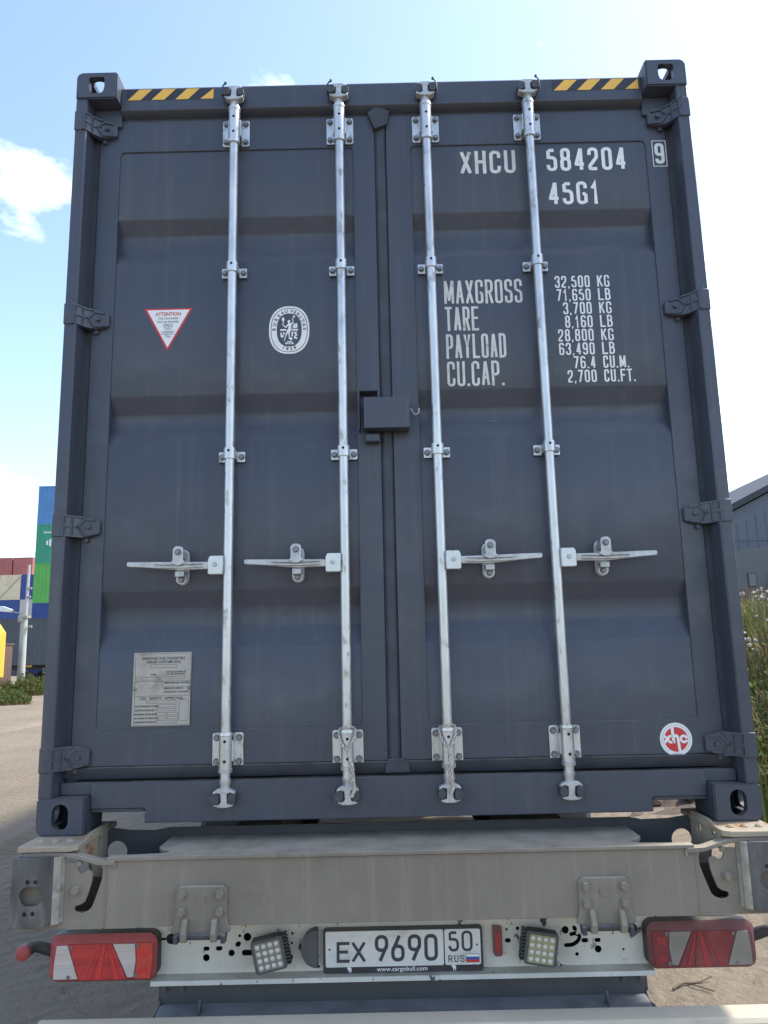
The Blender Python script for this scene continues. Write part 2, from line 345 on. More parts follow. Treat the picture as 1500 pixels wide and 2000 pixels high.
def stroke_text(mb, txt, x0, x1, z0, h, y, asp=.44, t=.15, gap=.13, align='fit'):
    """flat letters facing -y; cap height h; fitted between x0 and x1 (or right/left aligned)"""
    wd = {'M': asp * 1.25, ' ': asp * .75, '.': t * 1.0, ',': t * 1.1, 'I': t, '1': asp * .8}
    ws = [wd.get(c, asp) for c in txt]; tot = sum(ws) + gap * (len(txt) - 1)
    sx = (x1 - x0) / tot if align == 'fit' else h
    x = x0 if align != 'right' else x1 - tot * h
    lay = 0
    for c, w in zip(txt, ws):
        lay = 0
        W = w * sx; T = t * h
        if c in '.,':
            d = [(x, z0), (x + T, z0), (x + T, z0 + T), (x, z0 + T)] if c == '.' else [(x + T * .1, z0 - T * .8), (x + T * .5, z0 - T * .8), (x + T, z0 + T * .9), (x, z0 + T * .9)]
            mb.flat(d, y)
        elif c != ' ':
            for st in GL[c]:
                closed = st[0] == 'c'; pts = [(x + T / 2 + p[0] * (W - T), z0 + T / 2 + p[1] * (h - T)) for p in (st[1:] if closed else st)]
                if c == '4' or c == '7' or c in SHARP: pp = [Vector(p) for p in pts]
                else: pp = round_path(pts, W * .42, closed)
                n = len(pp); vs = []
                for i in range(n):
                    a = pp[i - 1] if (closed or i) else None; b = pp[(i + 1) % n] if (closed or i < n - 1) else None
                    da = (pp[i] - a).normalized() if a is not None else None; db = (b - pp[i]).normalized() if b is not None else None
                    if da is None: da = db
                    if db is None: db = da
                    mdir = (da + db)
                    if mdir.length < 1e-6: mdir = da
                    mdir.normalize(); q = Vector((-mdir.y, mdir.x)); k = min(1 / max(q.dot(Vector((-da.y, da.x))), .35), 2.2)
                    ext = Vector((0, 0))
                    if not closed and i in (0, n - 1): ext = (da * T / 2) * (1 if i else -1) * (0 if c in ROUND_ENDS else .5 if c in 'AVXYK7M4qb' else 1)
                    e = pp[i] + ext
                    vs += [(e.x + q.x * T / 2 * k, y - lay * 0.0003, e.y + q.y * T / 2 * k), (e.x - q.x * T / 2 * k, y - lay * 0.0003, e.y - q.y * T / 2 * k)]
                fs = [(2 * i, 2 * i + 1, 2 * i + 3, 2 * i + 2) for i in range(n - 1)]
                if closed: fs.append((2 * n - 2, 2 * n - 1, 1, 0))
                mb.add(vs, fs); lay += 1
        x += W + gap * sx
    return mb
def font_text(txt, size, loc, m, parent, name='lettering', align='CENTER', sx=1.0, rotz=0.0, bold=0.0):
    cu = bpy.data.curves.new(name, 'FONT'); cu.body = txt; cu.size = size; cu.align_x = align; cu.align_y = 'CENTER'; cu.offset = bold
    tmp = bpy.data.objects.new('tmp', cu); COL.objects.link(tmp)
    dg = bpy.context.evaluated_depsgraph_get(); me = bpy.data.meshes.new_from_object(tmp.evaluated_get(dg)); bpy.data.objects.remove(tmp)
    me.transform(Matrix.Translation(loc) @ Matrix.Rotation(pi / 2, 4, 'X') @ Matrix.Rotation(rotz, 4, 'Z') @ Matrix.Diagonal((sx, 1, 1, 1)))
    me.materials.clear(); return link(name, me, m, parent)

# ================================================================== the setting: ground and bank
def sst(t): t = max(0, min(1, t)); return t * t * (3 - 2 * t)
def gh(x, y):
    w = .35 * noise.noise(Vector((y * .12, 1, 2))); rut = 0.0
    for rx in (-3.3, -5.2, -7.6, -9.4, 1.9):
        d = abs(x - rx - w) - .16
        if d < .25: rut += -.035 * (1 - sst(max(d, 0) / .14)) + .02 * math.exp(-((d - .13) / .06) ** 2)
    return rut + .012 * noise.noise(Vector((x * 3.2, y * 3.2, 8))) + 0.02 * noise.noise(Vector((x * .35, y * .35, 0))) + 0.012 * noise.noise(Vector((x * 1.3, y * 1.3, 5)))
xs = [-500, -300, -180, -110, -70, -45] + [-30 + i * .6 for i in range(31)] + [-11.8 + i * .14 for i in range(115)] + [4.6, 5.4, 6.5, 8, 10, 12, 16, 22, 30, 45, 80, 150, 300, 500]
ys = [-300, -120, -50, -25, -12] + [-8 + i * .3 for i in range(134)] + [34, 38, 44, 52, 64, 80, 110, 160, 260, 400, 700]
gm = MB(); gm.v = [(x, y, gh(x, y) if (-31 < x < 12 and -9 < y < 34) else 0.0) for y in ys for x in xs]; nx = len(xs)
gm.f = [(j * nx + i, j * nx + i + 1, (j + 1) * nx + i + 1, (j + 1) * nx + i) for j in range(len(ys) - 1) for i in range(nx - 1)]
def sand_material():
    m = bpy.data.materials.new('sandy_dirt'); m.use_nodes = True; t = m.node_tree; n = t.nodes; l = t.links; p = n['Principled BSDF']; p.inputs['Roughness'].default_value = .95; p.inputs['Specular IOR Level'].default_value = .2
    co = n.new('ShaderNodeTexCoord')
    def nse(s, d=8, r=.6):
        x = n.new('ShaderNodeTexNoise'); x.inputs['Scale'].default_value = s; x.inputs['Detail'].default_value = d; x.inputs['Roughness'].default_value = r; l.new(co.outputs['Object'], x.inputs['Vector']); return x.outputs['Fac']
    r1 = n.new('ShaderNodeValToRGB'); l.new(nse(.45), r1.inputs[0]); r1.color_ramp.elements[0].position = .3; r1.color_ramp.elements[1].position = .72
    r1.color_ramp.elements[0].color = (.205, .168, .122, 1); r1.color_ramp.elements[1].color = (.275, .228, .168, 1)
    r2 = n.new('ShaderNodeMapRange'); l.new(nse(14, 10, .7), r2.inputs[0]); r2.inputs[1].default_value = .56; r2.inputs[2].default_value = .75
    mx = n.new('ShaderNodeMix'); mx.data_type = 'RGBA'; l.new(r2.outputs[0], mx.inputs[0]); l.new(r1.outputs[0], mx.inputs[6]); mx.inputs[7].default_value = (.16, .13, .10, 1); l.new(mx.outputs[2], p.inputs['Base Color'])
    mp = n.new('ShaderNodeMapping'); l.new(co.outputs['Object'], mp.inputs[0]); mp.inputs['Rotation'].default_value = (0, 0, radians(62))
    wv = n.new('ShaderNodeTexWave'); wv.inputs['Scale'].default_value = 1.9; wv.inputs['Distortion'].default_value = 7; wv.inputs['Detail'].default_value = 3; wv.inputs['Detail Scale'].default_value = 1.6; l.new(mp.outputs[0], wv.inputs[0])
    ad = n.new('ShaderNodeMath'); ad.operation = 'MULTIPLY_ADD'; l.new(wv.outputs['Fac'], ad.inputs[0]); ad.inputs[1].default_value = .32; l.new(nse(9, 10, .68), ad.inputs[2])
    b = n.new('ShaderNodeBump'); b.inputs['Strength'].default_value = .75; b.inputs['Distance'].default_value = .08; l.new(ad.outputs[0], b.inputs['Height']); l.new(b.outputs[0], p.inputs['Normal'])
    return m
SAND = sand_material()
ground = tag(gm.ob('ground', SAND, None, smooth=60, fix=False), kind='structure')
def bank_h(x, y):
    e = 3.25 + 0.35 * noise.noise(Vector((y * .3, 2, 0)))
    return 1.9 * sst((x - e) / 4.6) + (.10 * noise.noise(Vector((x * .9, y * .9, 1))) + .05 * noise.noise(Vector((x * 2.4, y * 2.4, 3)))) * sst((x - e) / 1.0) - .06
bx = [2.6 + i * .25 for i in range(60)] + [18, 20, 24, 30, 40]; by = [-6 + i * .5 for i in range(90)] + [40, 44, 50, 57]
bm_ = MB(); bm_.v = [(x, y, bank_h(x, y)) for y in by for x in bx]; nb = len(bx)
bm_.f = [(j * nb + i, j * nb + i + 1, (j + 1) * nb + i + 1, (j + 1) * nb + i) for j in range(len(by) - 1) for i in range(nb - 1)]
EARTH = mat('bank_earth', (.10, .085, .05), .95, var=.3, vscale=3, stain=(.06, .085, .025), stain_scale=2, stain_lo=.45, stain_hi=.6, bump=.4, bscale=12)
tag(bm_.ob('grassy_bank', EARTH, None, smooth=60, fix=False), kind='structure')

# ================================================================== the shipping container
CW, CH, CL = 1.219, 2.896, 12.192
ct = thing('shipping_container', 'dark grey shipping container with closed doors and four galvanised locking rods, nearest', 'container', (0, 0, ZB))
# corner castings: hollow blocks with apertures
def boolean_cut(base, cutters):
    bo = link('tmp_base', base, None); objs = [bo]
    for c in cutters:
        o = link('tmp_cut', c, None); objs.append(o); md = bo.modifiers.new('b', 'BOOLEAN'); md.operation = 'DIFFERENCE'; md.object = o; md.solver = 'EXACT'
    dg = bpy.context.evaluated_depsgraph_get(); me = bpy.data.meshes.new_from_object(bo.evaluated_get(dg))
    for o in objs: bpy.data.objects.remove(o)
    return me
def casting_mesh(top):
    # local: outer corner at x=0 (outside left), rear face y=0, z=0..0.118; the outer side faces -x
    w, d, h = .162, .178, .118
    out = rrect(0, w, 0, h, .003, 2)
    R = .026; cz = (lambda z: z) if top else (lambda z: h - z)
    prof = [(w, 0), (w, h)] + [(R - R * sin(radians(a)), h - R + R * cos(radians(a))) for a in range(0, 91, 15)] + [(0, 0)]
    prof = [(x, cz(z)) for x, z in prof]
    base = MB().prism(prof, 0, d, 'xz').mesh('casting', 0)
    b = bmesh.new(); b.from_mesh(base); bmesh.ops.bevel(b, geom=[e for e in b.edges if e.calc_face_angle(0) > .9], offset=.005, segments=2, affect='EDGES'); b.to_mesh(base); b.free()
    cav = MB().box(.026, w - .02, .026, d - .012, .024, h - .024).mesh('c', 0)
    if top: eh = MB().prism([(.081 + a, .058 + c) for a, c in [(-.031, .03), (-.024, .037), (.024, .037), (.031, .03), (.031, -.012), (.026, -.028), (.014, -.036), (-.014, -.036), (-.026, -.028), (-.031, -.012)]], -.05, .05, 'xz').mesh('c', 0)
    else: eh = MB().prism(rrect(.081 - .028, .081 + .028, .059 - .042, .059 + .042, .0275, 6), -.05, .05, 'xz').mesh('c', 0)
    sh = MB().prism(rrect(.089 - .040, .089 + .040, .059 - .031, .059 + .031, .030, 6), -.05, .05, 'yz').mesh('c', 0)
    vh = MB().prism(rrect(.081 - .031, .081 + .031, .089 - .062, .089 + .062, .030, 6), *((.08, .2) if top else (-.1, .05)), 'xy').mesh('c', 0)
    me = boolean_cut(base, [cav, eh, sh, vh]); me.materials.clear(); me.materials.append(PAINT)
    me.shade_smooth(); me.set_sharp_from_angle(angle=radians(28)); me.name = 'corner_casting'; return me
CT_T, CT_B = casting_mesh(True), casting_mesh(False)
for me, z in ((CT_T, CH - .118), (CT_B, 0)):
    for sx in (1, -1):
        for yy, sy in ((0, 1), (CL, -1)):
            o = link('corner_casting', me, None, ct); o.location = (-CW * sx, yy, z); o.scale = (sx, sy, 1)
# corner posts (stepped section) rear, plain at front
for s in (-1, 1):
    sec = [(-1.218, .006), (-1.176, .006), (-1.172, .010), (-1.166, .104), (-1.125, .110), (-1.125, .150), (-1.218, .150)]
    m = MB().prism([(x * -s, y) for x, y in sec], .118, CH - .118, 'xy'); m.ob('corner_post', PAINT, ct, .003)
    MB().box(*sorted((s * 1.217, s * 1.12)), CL - .15, CL - .012, .118, CH - .118).ob('corner_post', PAINT, ct, .004)
# header over the doors and sill below them
hd = [(.055, 2.762), (.055, 2.858), (.064, 2.869), (.20, 2.872), (.20, 2.73), (.125, 2.73), (.110, 2.742), (.075, 2.748)]
m = MB(); m.prism(hd, -1.0575, 1.0575, 'yz'); m.ob('door_header', PAINT, ct, .003)
for s in (-1, 1):
    MB().box(*sorted((s * 1.0575, s * 1.168)), .07, .16, 2.70, 2.777).ob('header_gusset', PAINT, ct, .003)
sl = [(-1.0565, .160), (-1.0565, .074), (-.873, .074), (-.868, .069), (-.868, .026), (.868, .026), (.868, .069), (.873, .074), (1.0565, .074), (1.0565, .160)]
m = MB(); m.prism(sl, .05, .064, 'xz'); sill = m.ob('door_sill', PAINT, ct, .003)
m = MB(); m.box(-1.056, 1.056, .0645, .17, .130, .159); m.box(-.866, .866, .0645, .17, .0265, .038); m.ob('sill_ledge', PAINT, ct, .002)
for s in (-1, 1):   # turned lips round the forklift-style cut-outs beside the castings
    MB().box(*sorted((s * .874, s * 1.056)), .058, .17, .062, .0735).ob('pocket_lip', PAINT, ct, .002)
    MB().box(*sorted((s * .856, s * .8675)), .066, .17, .039, .129).ob('pocket_side', PAINT, ct, .002)
    MB().box(*sorted((s * 1.0575, s * 1.166)), .062, .17, .1185, .160).ob('sill_end', PAINT, ct, .003)
    MB().box(*sorted((s * 1.0, s * 1.165)), .1715, .22, .119, .30).ob('post_foot', PAINT, ct, .003)
# side walls, roof, floor and front end
def corr_wall(L0, L1, z0, z1, depth=.036, pitch=.278):
    pr = []; x = L0
    while x + pitch <= L1 + 1e-6:
        pr += [(x, 0), (x + .070, 0), (x + .070 + .068, depth), (x + .138 + .072, depth)]; x += pitch
    pr += [(x, 0), (L1, 0)] if L1 - x > 1e-4 else [(L1, 0)]
    return pr
def add_wall(m, pr, z0, z1, fn):
    vs = [fn(a, d, z0) for a, d in pr] + [fn(a, d, z1) for a, d in pr]; n = len(pr)
    m.add(vs, [(i, i + 1, n + i + 1, n + i) for i in range(n - 1)])
SIDE = corr_wall(.15, CL - .15, 0, 1)
for s in (-1, 1):
    m = MB(); add_wall(m, SIDE, .16, CH - .09, lambda a, d, z: (s * (CW - .006 - d), a, z)); m.ob('side_wall', PAINT, ct, smooth=20, fix=False)
    MB().box(*sorted((s * 1.213, s * 1.15)), .178, CL - .178, CH - .09, CH - .03).ob('top_side_rail', PAINT, ct, .003)
    MB().box(*sorted((s * 1.215, s * 1.17)), .178, CL - .178, .05, .16).ob('bottom_side_rail', PAINT, ct, .003)
m = MB(); add_wall(m, corr_wall(.2, CL - .1, 0, 1, .02, .209 + .06), -1.15, 1.15, lambda a, d, z: (z, a, CH - .012 - d)); m.ob('roof', PAINT, ct, smooth=20, fix=False)
m = MB(); add_wall(m, corr_wall(-1.12, 1.12, 0, 1), .1, CH - .1, lambda a, d, z: (a, CL - .02 - d, z)); m.ob('front_wall', PAINT, ct, smooth=20, fix=False)
MB().box(-1.149, 1.149, .171, CL - .06, .12, .16).ob('floor', CHASSIS, ct)
for i in range(30): MB().box(-1.14, 1.14, .5 + i * .385, .56 + i * .385, .04, .119).ob('floor_bearer', CHASSIS, ct)
# doors
YD, YP = .085, .091
GRV = [(2.297, 2.242, 2.166, 2.110), (1.559, 1.497, 1.436, 1.374), (.816, .757, .682, .615)]
def make_door(s):
    xo, xi, po, pi_ = (-1.146, -.033, -1.062, -.121) if s < 0 else (.013, 1.146, .113, 1.062)
    a, b = (po, pi_) if s < 0 else (po, pi_)
    prof = [(YP, 2.60)]
    for g0, g1, g2, g3 in GRV:
        prof += [(YP, g0 + .006), (YP + .003, g0 - .002), (YP + .033, g1 + .004), (YP + .036, g1 - .005), (YP + .036, g2 + .005), (YP + .033, g2 - .004), (YP + .003, g3 + .002), (YP, g3 - .006)]
    prof += [(YP, .322)]
    m = MB(); n = len(prof)
    m.add([(a, y, z) for y, z in prof] + [(b, y, z) for y, z in prof], [(i, i + 1, n + i + 1, n + i) for i in range(n - 1)])
    d = m.ob('door', PAINT, ct, smooth=24, fix=False)
    # frame of the leaf: two stiles and two rails with a rounded opening
    fr = MB().prism(rrect(xo, xi, .208, 2.734, .004, 1), YD, YD + .055, 'xz', [rrect(a, b, .327, 2.594, .018, 4)])
    fr.ob('door_frame', PAINT, d, .003)
    # gasket round the leaf
    gk = MB().prism(rrect(xo - .024, xi + (.002 if s < 0 else .024), .166, 2.752, .01, 2), YD + .006, YD + .024, 'xz', [rrect(xo - .002, xi - .001 if s < 0 else xi + .002, .2085, 2.7335, .004, 1)])
    gk.ob('gasket', GASKET, d, .004)
    # dusty rubber lip along the bottom edge
    lip = MB().prism([(YD - .012, .205), (YD - .004, .2075), (YD + .013, .2075), (YD + .013, .170), (YD + .004, .166), (YD - .004, .176)], xo - .01, xi + .008, 'yz'); lip.ob('gasket_lip', GASKET, d)
    for zc in (2.682, 1.865, 1.055, .243): make_hinge(d, s, zc)
    return d
def make_hinge(d, s, zc):
    m = MB(); st = [(-1.2195, .001, .030, .041), (-1.185, .000, .030, .041), (-1.172, .012, .04, .040), (-1.150, .044, .068, .040), (-1.135, .056, .084, .040), (-1.10, .064, .084, .033), (-1.078, .067, .084, .026), (-1.073, .072, .084, .021)]
    vs = []
    for x, y0, y1, hz in st: vs += [(-x * s, y0, zc - hz), (-x * s, y0, zc + hz), (-x * s, y1, zc + hz), (-x * s, y1, zc - hz)]
    fs = [(0, 1, 2, 3), tuple(len(vs) - 4 + i for i in (3, 2, 1, 0))]
    for i in range(len(st) - 1):
        for k in range(4): fs.append((i * 4 + k, i * 4 + (k + 1) % 4, i * 4 + 4 + (k + 1) % 4, i * 4 + 4 + k))
    m.add(vs, fs); h = m.ob('hinge', PAINT, d, .002)
    # cast ribs on the blade
    r = MB()
    def yf(x):
        ax = -abs(x)
        for (xa, ya, _, _), (xb, yb, _, _) in zip(st, st[1:]):
            if xa <= ax <= xb: return ya + (yb - ya) * (ax - xa) / (xb - xa)
        return .06
    def rib(x0, z0, x1, z1, w=.007):
        n = 6; d2 = Vector((x1 - x0, z1 - z0)).normalized(); q = Vector((-d2.y, d2.x)) * w / 2; V = []
        for i in range(n + 1):
            t = i / n; x = x0 + (x1 - x0) * t; z = z0 + (z1 - z0) * t; y = yf(x)
            V += [(-s * (x + q.x), y + .002, zc + z + q.y), (-s * (x + q.x), y - .006, zc + z + q.y), (-s * (x - q.x), y - .006, zc + z - q.y), (-s * (x - q.x), y + .002, zc + z - q.y)]
        F = [(0, 1, 2, 3), tuple(4 * n + i for i in (3, 2, 1, 0))]
        for i in range(n):
            for k in range(4): F.append((i * 4 + k, i * 4 + (k + 1) % 4, i * 4 + 4 + (k + 1) % 4, i * 4 + 4 + k))
        r.add(V, F)
    rib(-1.143, 0, -1.122, .029); rib(-1.122, .029, -1.088, .025); rib(-1.143, 0, -1.122, -.029); rib(-1.122, -.029, -1.088, -.025)
    rib(-1.184, .036, -1.125, .036, .006); rib(-1.184, -.036, -1.125, -.036, .006); rib(-1.184, 0, -1.148, 0, .009); rib(-1.159, -.034, -1.159, .034, .008); rib(-1.180, -.036, -1.180, .036, .008)
    r.cyl((s * 1.108, .05, zc), (s * 1.108, .059, zc), .008, n=10)
    r.ob('hinge_rib', PAINT, d)
    MB().cyl((s * 1.196, .014, zc - .052), (s * 1.196, .014, zc + .052), .010, n=12).ob('hinge_pin', PAINT, d)
    p = MB(); p.cyl((s * 1.122, .085, zc - .046), (s * 1.122, .072, zc - .046), .008, n=10); p.ob('hinge_stop', PAINT, d)
doors = [make_door(-1), make_door(1)]
# centre gasket seam, with its wedge at the top
m = MB(); m.prism([(-.0325, YD + .016), (-.0325, YD + .006), (-.022, YD - .004), (.004, YD - .004), (.0125, YD + .006), (.0125, YD + .016)], .178, 2.735, 'xy'); m.ob('centre_gasket', GASKET, ct, .002)
m = MB(); m.prism([(-.060, 2.735), (-.052, 2.742), (-.020, 2.765), (.026, 2.742), (.030, 2.735), (.018, 2.68), (-.030, 2.66)], YD - .022, YD - .005, 'xz'); m.ob('gasket_end', GASKET, ct, .003)
m = MB(); m.prism([(-.044, .168), (-.044, .196), (-.034, .214), (.014, .218), (.040, .196), (.046, .168)], YD - .014, YD - .0045, 'xz'); m.ob('gasket_end', GASKET, ct, .003)
# customs lock box
m = MB(); m.prism(rrect(-.094, .074, 1.394, 1.512, .003, 2), .014, .019, 'xz'); m.box(-.094, .074, .0195, .066, 1.508, 1.512); m.box(-.094, .074, .0195, .066, 1.394, 1.398); m.box(.070, .074, .0195, .083, 1.3985, 1.5075); m.box(-.094, -.090, .0195, .050, 1.3985, 1.5075)
lb = m.ob('lock_box', PAINT, ct, .002)
m = MB(); m.box(-.114, -.110, .030, .084, 1.395, 1.546); m.box(-.1095, -.042, .030, .084, 1.542, 1.546); m.box(-.1095, -.098, .080, .084, 1.40, 1.54); m.ob('lock_box_flange', PAINT, lb, .0015)
MB().box(-.091, -.037, .045, .0845, 1.351, 1.381).ob('stop_block', PAINT, ct, .004)
m = MB(); m.tube(spline([(.074, .05, 1.470), (.083, .048, 1.473), (.090, .048, 1.458), (.100, .048, 1.452), (.110, .048, 1.459), (.112, .048, 1.476)]), .0022, 8); m.ob('wire_hook', GALV, lb)

# locking bars
KEEP = mat('greasy_dark_keeper', (.045, .05, .062), .5, var=.35, vscale=25, bump=.2, bscale=60)
def make_bar(x, hs, rope=False):
    """x: rod axis; hs: -1 when its handle points to the left, +1 to the right"""
    yr = .036; rr = .0170
    m = MB(); m.cyl((x, yr, .16), (x, yr, 2.77), rr, n=28); bar = m.ob('locking_bar', GALV, ct)
    for zt, zb, up in ((2.745, 2.585, 1), (.322, .186, -1)):
        m = MB(); lo, hi = zb, zt
        m.lathe([(rr + .001, lo), (.0235, lo + .001), (.0245, lo + .012), (.0222, lo + .014), (.0222, hi - .014), (.0245, hi - .012), (.0235, hi - .001), (rr + .001, hi)], (x, yr, 0), 'z', 28)
        sl_ = m.ob('guide_sleeve', GALV, bar)
        h2 = .058; zc = (lo + hi) / 2 - .004 * up
        for s in (-1, 1):
            m = MB(); pl = rrect(.019, .054, zc - h2, zc + h2, .008, 4); m.prism([(x + s * a, b) for a, b in pl], .0765, .0835, 'xz')
            m.box(*sorted((x + s * .0195, x + s * .026)), yr + .004, .078, zc - .035, zc + .035)
            m.ob('bracket_plate', GALV, bar, .0015)
        for s in (-1, 1):
            for t in (-1, 1): bolt(BOLT_ME, bar, x + s * .0395, .0765, zc + t * .040)
        for zq in (zc + .033, zc - .033):
            MB().cyl((x + .001, yr - .0215, zq), (x + .001, yr - .0232, zq), .0052, n=12).ob('grease_hole', HOLE, bar)
    for zc in (2.054, 1.313):
        m = MB(); m.lathe([(rr + .0005, zc - .021), (.0225, zc - .020), (.0225, zc + .020), (rr + .0005, zc + .021)], (x, yr, 0), 'z', 28); m.ob('rod_clamp', GALV, bar)
        for s in (-1, 1):
            m = MB(); pl = rrect(.017, .049, zc - .021, zc + .018, .003, 3); m.prism([(x + s * a, b) for a, b in pl], .079, .0848, 'xz'); m.box(*sorted((x + s * .017, x + s * .0215)), yr, .0805, zc - .016, zc + .016)
            m.ob('clamp_plate', GALV, bar, .0015)
        for s in (-1, 1): bolt(BOLT_ME, bar, x + s * .0365, .079, zc - .002)
        MB().cyl((x, yr - .0218, zc + .008), (x, yr - .0233, zc + .008), .005, n=12).ob('grease_hole', HOLE, bar)
    # cam heads and keepers, top and bottom
    for zc, up in ((2.770, 1), (.136, -1)):
        Z = lambda d: zc + up * d
        m = MB(); m.lathe([(rr, Z(-.030)), (.0195, Z(-.030)), (.0195, Z(-.016)), (.0175, Z(-.012)), (.0165, Z(.002))], (x, yr, 0), 'z', 24); m.ob('cam_neck', GALV, bar)
        k = hs * 1.0
        cres = [(-.038, .018), (-.036, .007), (-.020, .000), (.020, -.002), (.036, .008), (.039, .019), (.026, .014), (.013, .016), (.011, .042), (.018, .050), (.034, .046), (.037, .054), (.016, .061), (-.012, .061), (-.032, .056), (-.030, .049), (-.012, .047), (-.011, .016), (-.022, .012)]
        m = MB(); m.prism([(x + k * a, Z(b)) for a, b in cres], .012, .044, 'xz'); m.ob('cam', CAST, bar, .003)
        for s in (-1, 1):
            m = MB(); pl = rrect(.0145, .046 if s == k else .040, .014, .049, .012, 4); m.prism([(x + s * a, Z(b)) for a, b in pl], .004 if s == k else .010, .056, 'xz'); m.ob('keeper', KEEP, bar, .006)
        m = MB(); arc = [(x + k * a, .001 + .001 * i, Z(b)) for i, (a, b) in enumerate(spline([(.030, .060), (.040, .056), (.0455, .042), (.047, .024), (.048, .006)], 4))]
        m.tube(arc, [.003] * (len(arc) - 3) + [.0026, .0022, .0018], 8); m.cyl((x + k * .030, .002, Z(.060)), (x + k * .030, -.005, Z(.060)), .005, n=10); m.ob('cam_hook', KEEP, bar)
    # handle
    hx = lambda d: x + hs * d
    zc = .900
    prof = [(.060, -.0135), (.060, .0135), (.105, .0135), (.17, .0155), (.24, .0125), (.28, .0115), (.356, .0085), (.360, .006), (.360, -.006), (.356, -.0095), (.28, -.0105), (.24, -.013), (.17, -.0155), (.105, -.0135)]
    m = MB(); m.prism([(hx(a), zc + b + .010 * max(0, (a - .17)) / .19) for a, b in prof], .020, .029, 'xz'); hd_ = m.ob('door_handle', CAST, ct, .0025)
    for dz in (.006, -.006):
            m = MB(); c = [(.085, 0), (.13, .0035), (.18, .0045), (.22, .0035), (.262, 0), (.22, -.002), (.13, -.002)]
            m.prism([(hx(a), zc + dz + b) for a, b in c], .010, .0198, 'xz')
            m.ob('handle_rib', CAST, hd_, .001)
    m = MB(); pl = [(.016, -.033), (.064, -.033), (.068, -.029), (.068, .020), (.062, .033), (.016, .033)]
    m.prism([(hx(a), zc + b) for a, b in pl], .0125, .0165, 'xz'); m.prism([(hx(a), zc + b) for a, b in pl], .0325, .0365, 'xz'); m.box(*sorted((hx(.014), hx(.022))), .017, .032, zc - .033, zc + .033)
    m.ob('pivot_block', GALV, hd_, .0015)
    m = MB(); m.cyl((hx(.043), .0124, zc + .002), (hx(.043), .007, zc + .002), .0085, .0075, n=14); m.ob('pivot_rivet', CAST, hd_)
    xc = .173
    m = MB(); m.prism([(hx(a), b) for a, b in rrect(xc - .022, xc + .022, zc - .064, zc + .066, .0215, 6)], .0835, .0895, 'xz'); m.box(*sorted((hx(xc - .016), hx(xc + .016))), .031, .083, zc - .036, zc - .018); m.box(*sorted((hx(xc - .014), hx(xc + .014))), .022, .083, zc - .0375, zc - .0355)
    m.prism([(hx(a), b) for a, b in rrect(xc - .020, xc + .020, zc - .062, zc - .022, .018, 6)], .060, .066, 'xz')
    cat_ = m.ob('handle_retainer', CAST, hd_, .002)
    m = MB(); m.prism([(hx(xc + a), zc + b) for a, b in [(-.018, .062), (-.010, .069), (.010, .069), (.019, .060), (.019, .018), (.027, .012), (.010, .001), (-.004, -.001), (-.027, .010), (-.018, .018)]], .0035, .0085, 'xz')
    m.box(*sorted((hx(xc - .012), hx(xc + .012))), .009, .083, zc + .030, zc + .058); m.ob('handle_latch', CAST, hd_, .002)
    for dz, yy in ((.048, .0035), (-.046, .060)): bolt(BOLT_ME, hd_, hx(xc), yy, zc + dz)
    return bar
RX = [(-.592, -1), (-.172, -1), (.175, 1), (.586, 1)]
bars = [make_bar(x, s) for x, s in RX]

# lettering on the right door
YT = YP - .0012
for txt, a, b, z, h, asp, t, mt in (('XHCU', .311, .534, 2.466, .102, .46, .138, PRINT2), ('584204', .659, .980, 2.470, .102, .46, .138, PRINT), ('45G1', .658, .862, 2.322, .100, .46, .138, PRINT)):
    o = stroke_text(MB(), txt, a, b, z, h, YT, asp, t, .14).ob('lettering', mt, doors[1], smooth=0, fix=False)
    o['label'] = 'painted %s' % txt
for txt, b, z in (('MAXGROSS', .531, 1.908), ('TARE', .356, 1.797), ('PAYLOAD', .457, 1.684), ('CU.CAP.', .444, 1.573)):
    stroke_text(MB(), txt, .226, b, z, .100, YT, .30, .098, .075).ob('lettering', PRINT2, doors[1], smooth=0, fix=False)['label'] = 'painted %s' % txt
for i, (a, u) in enumerate((('32,500', 'KG'), ('71,650', 'LB'), ('3,700', 'KG'), ('8,160', 'LB'), ('28,800', 'KG'), ('63,490', 'LB'), ('76.4', 'CU.M.'), ('2,700', 'CU.FT.'))):
    z = 1.966 - i * .0555
    stroke_text(MB(), a, 0, .797, z, .050, YT, .40, .128, .12, 'right').ob('lettering', PRINT, doors[1], smooth=0, fix=False)['label'] = 'painted %s' % a
    stroke_text(MB(), u, .826, 0, z, .050, YT, .42 if i < 6 else .38, .128, .12, 'left').ob('lettering', PRINT, doors[1], smooth=0, fix=False)['label'] = 'painted %s' % u
m = stroke_text(MB(), '9', 1.096, 1.134, 2.488, .092, YD - .0012, .46, .145)
m.flat([(1.0865, 2.476), (1.1435, 2.476), (1.1435, 2.592), (1.0865, 2.592)], YD - .0010, [[(1.0895, 2.479), (1.0895, 2.589), (1.1405, 2.589), (1.1405, 2.479)]])
m.ob('lettering', PRINT, doors[1], smooth=0, fix=False)['label'] = 'boxed check digit 9'
# hazard stripe stickers on the header
for a, b in ((-1.035, -.681), (.694, 1.044)):
    st = MB().flat([(a, 2.806), (b, 2.806), (b, 2.855), (a, 2.855)], .0542).ob('hazard_sticker', BLACKV, ct, smooth=0)
    p = (b - a) / 3.66
    for i in range(4):
        x0 = a + .005 + i * p; w = .052; sh = .046
        poly = [(x0, 2.8065), (min(x0 + w, b - .001), 2.8065), (min(x0 + w + sh, b - .001), 2.8545), (min(x0 + sh, b - .001), 2.8545)]
        if i == 3: poly = [(x0 + .004, 2.8065), (b - .001, 2.8065), (b - .001, 2.8535)]
        MB().flat(poly, .0534).ob('yellow_stripe', YELLOW, st, smooth=0)
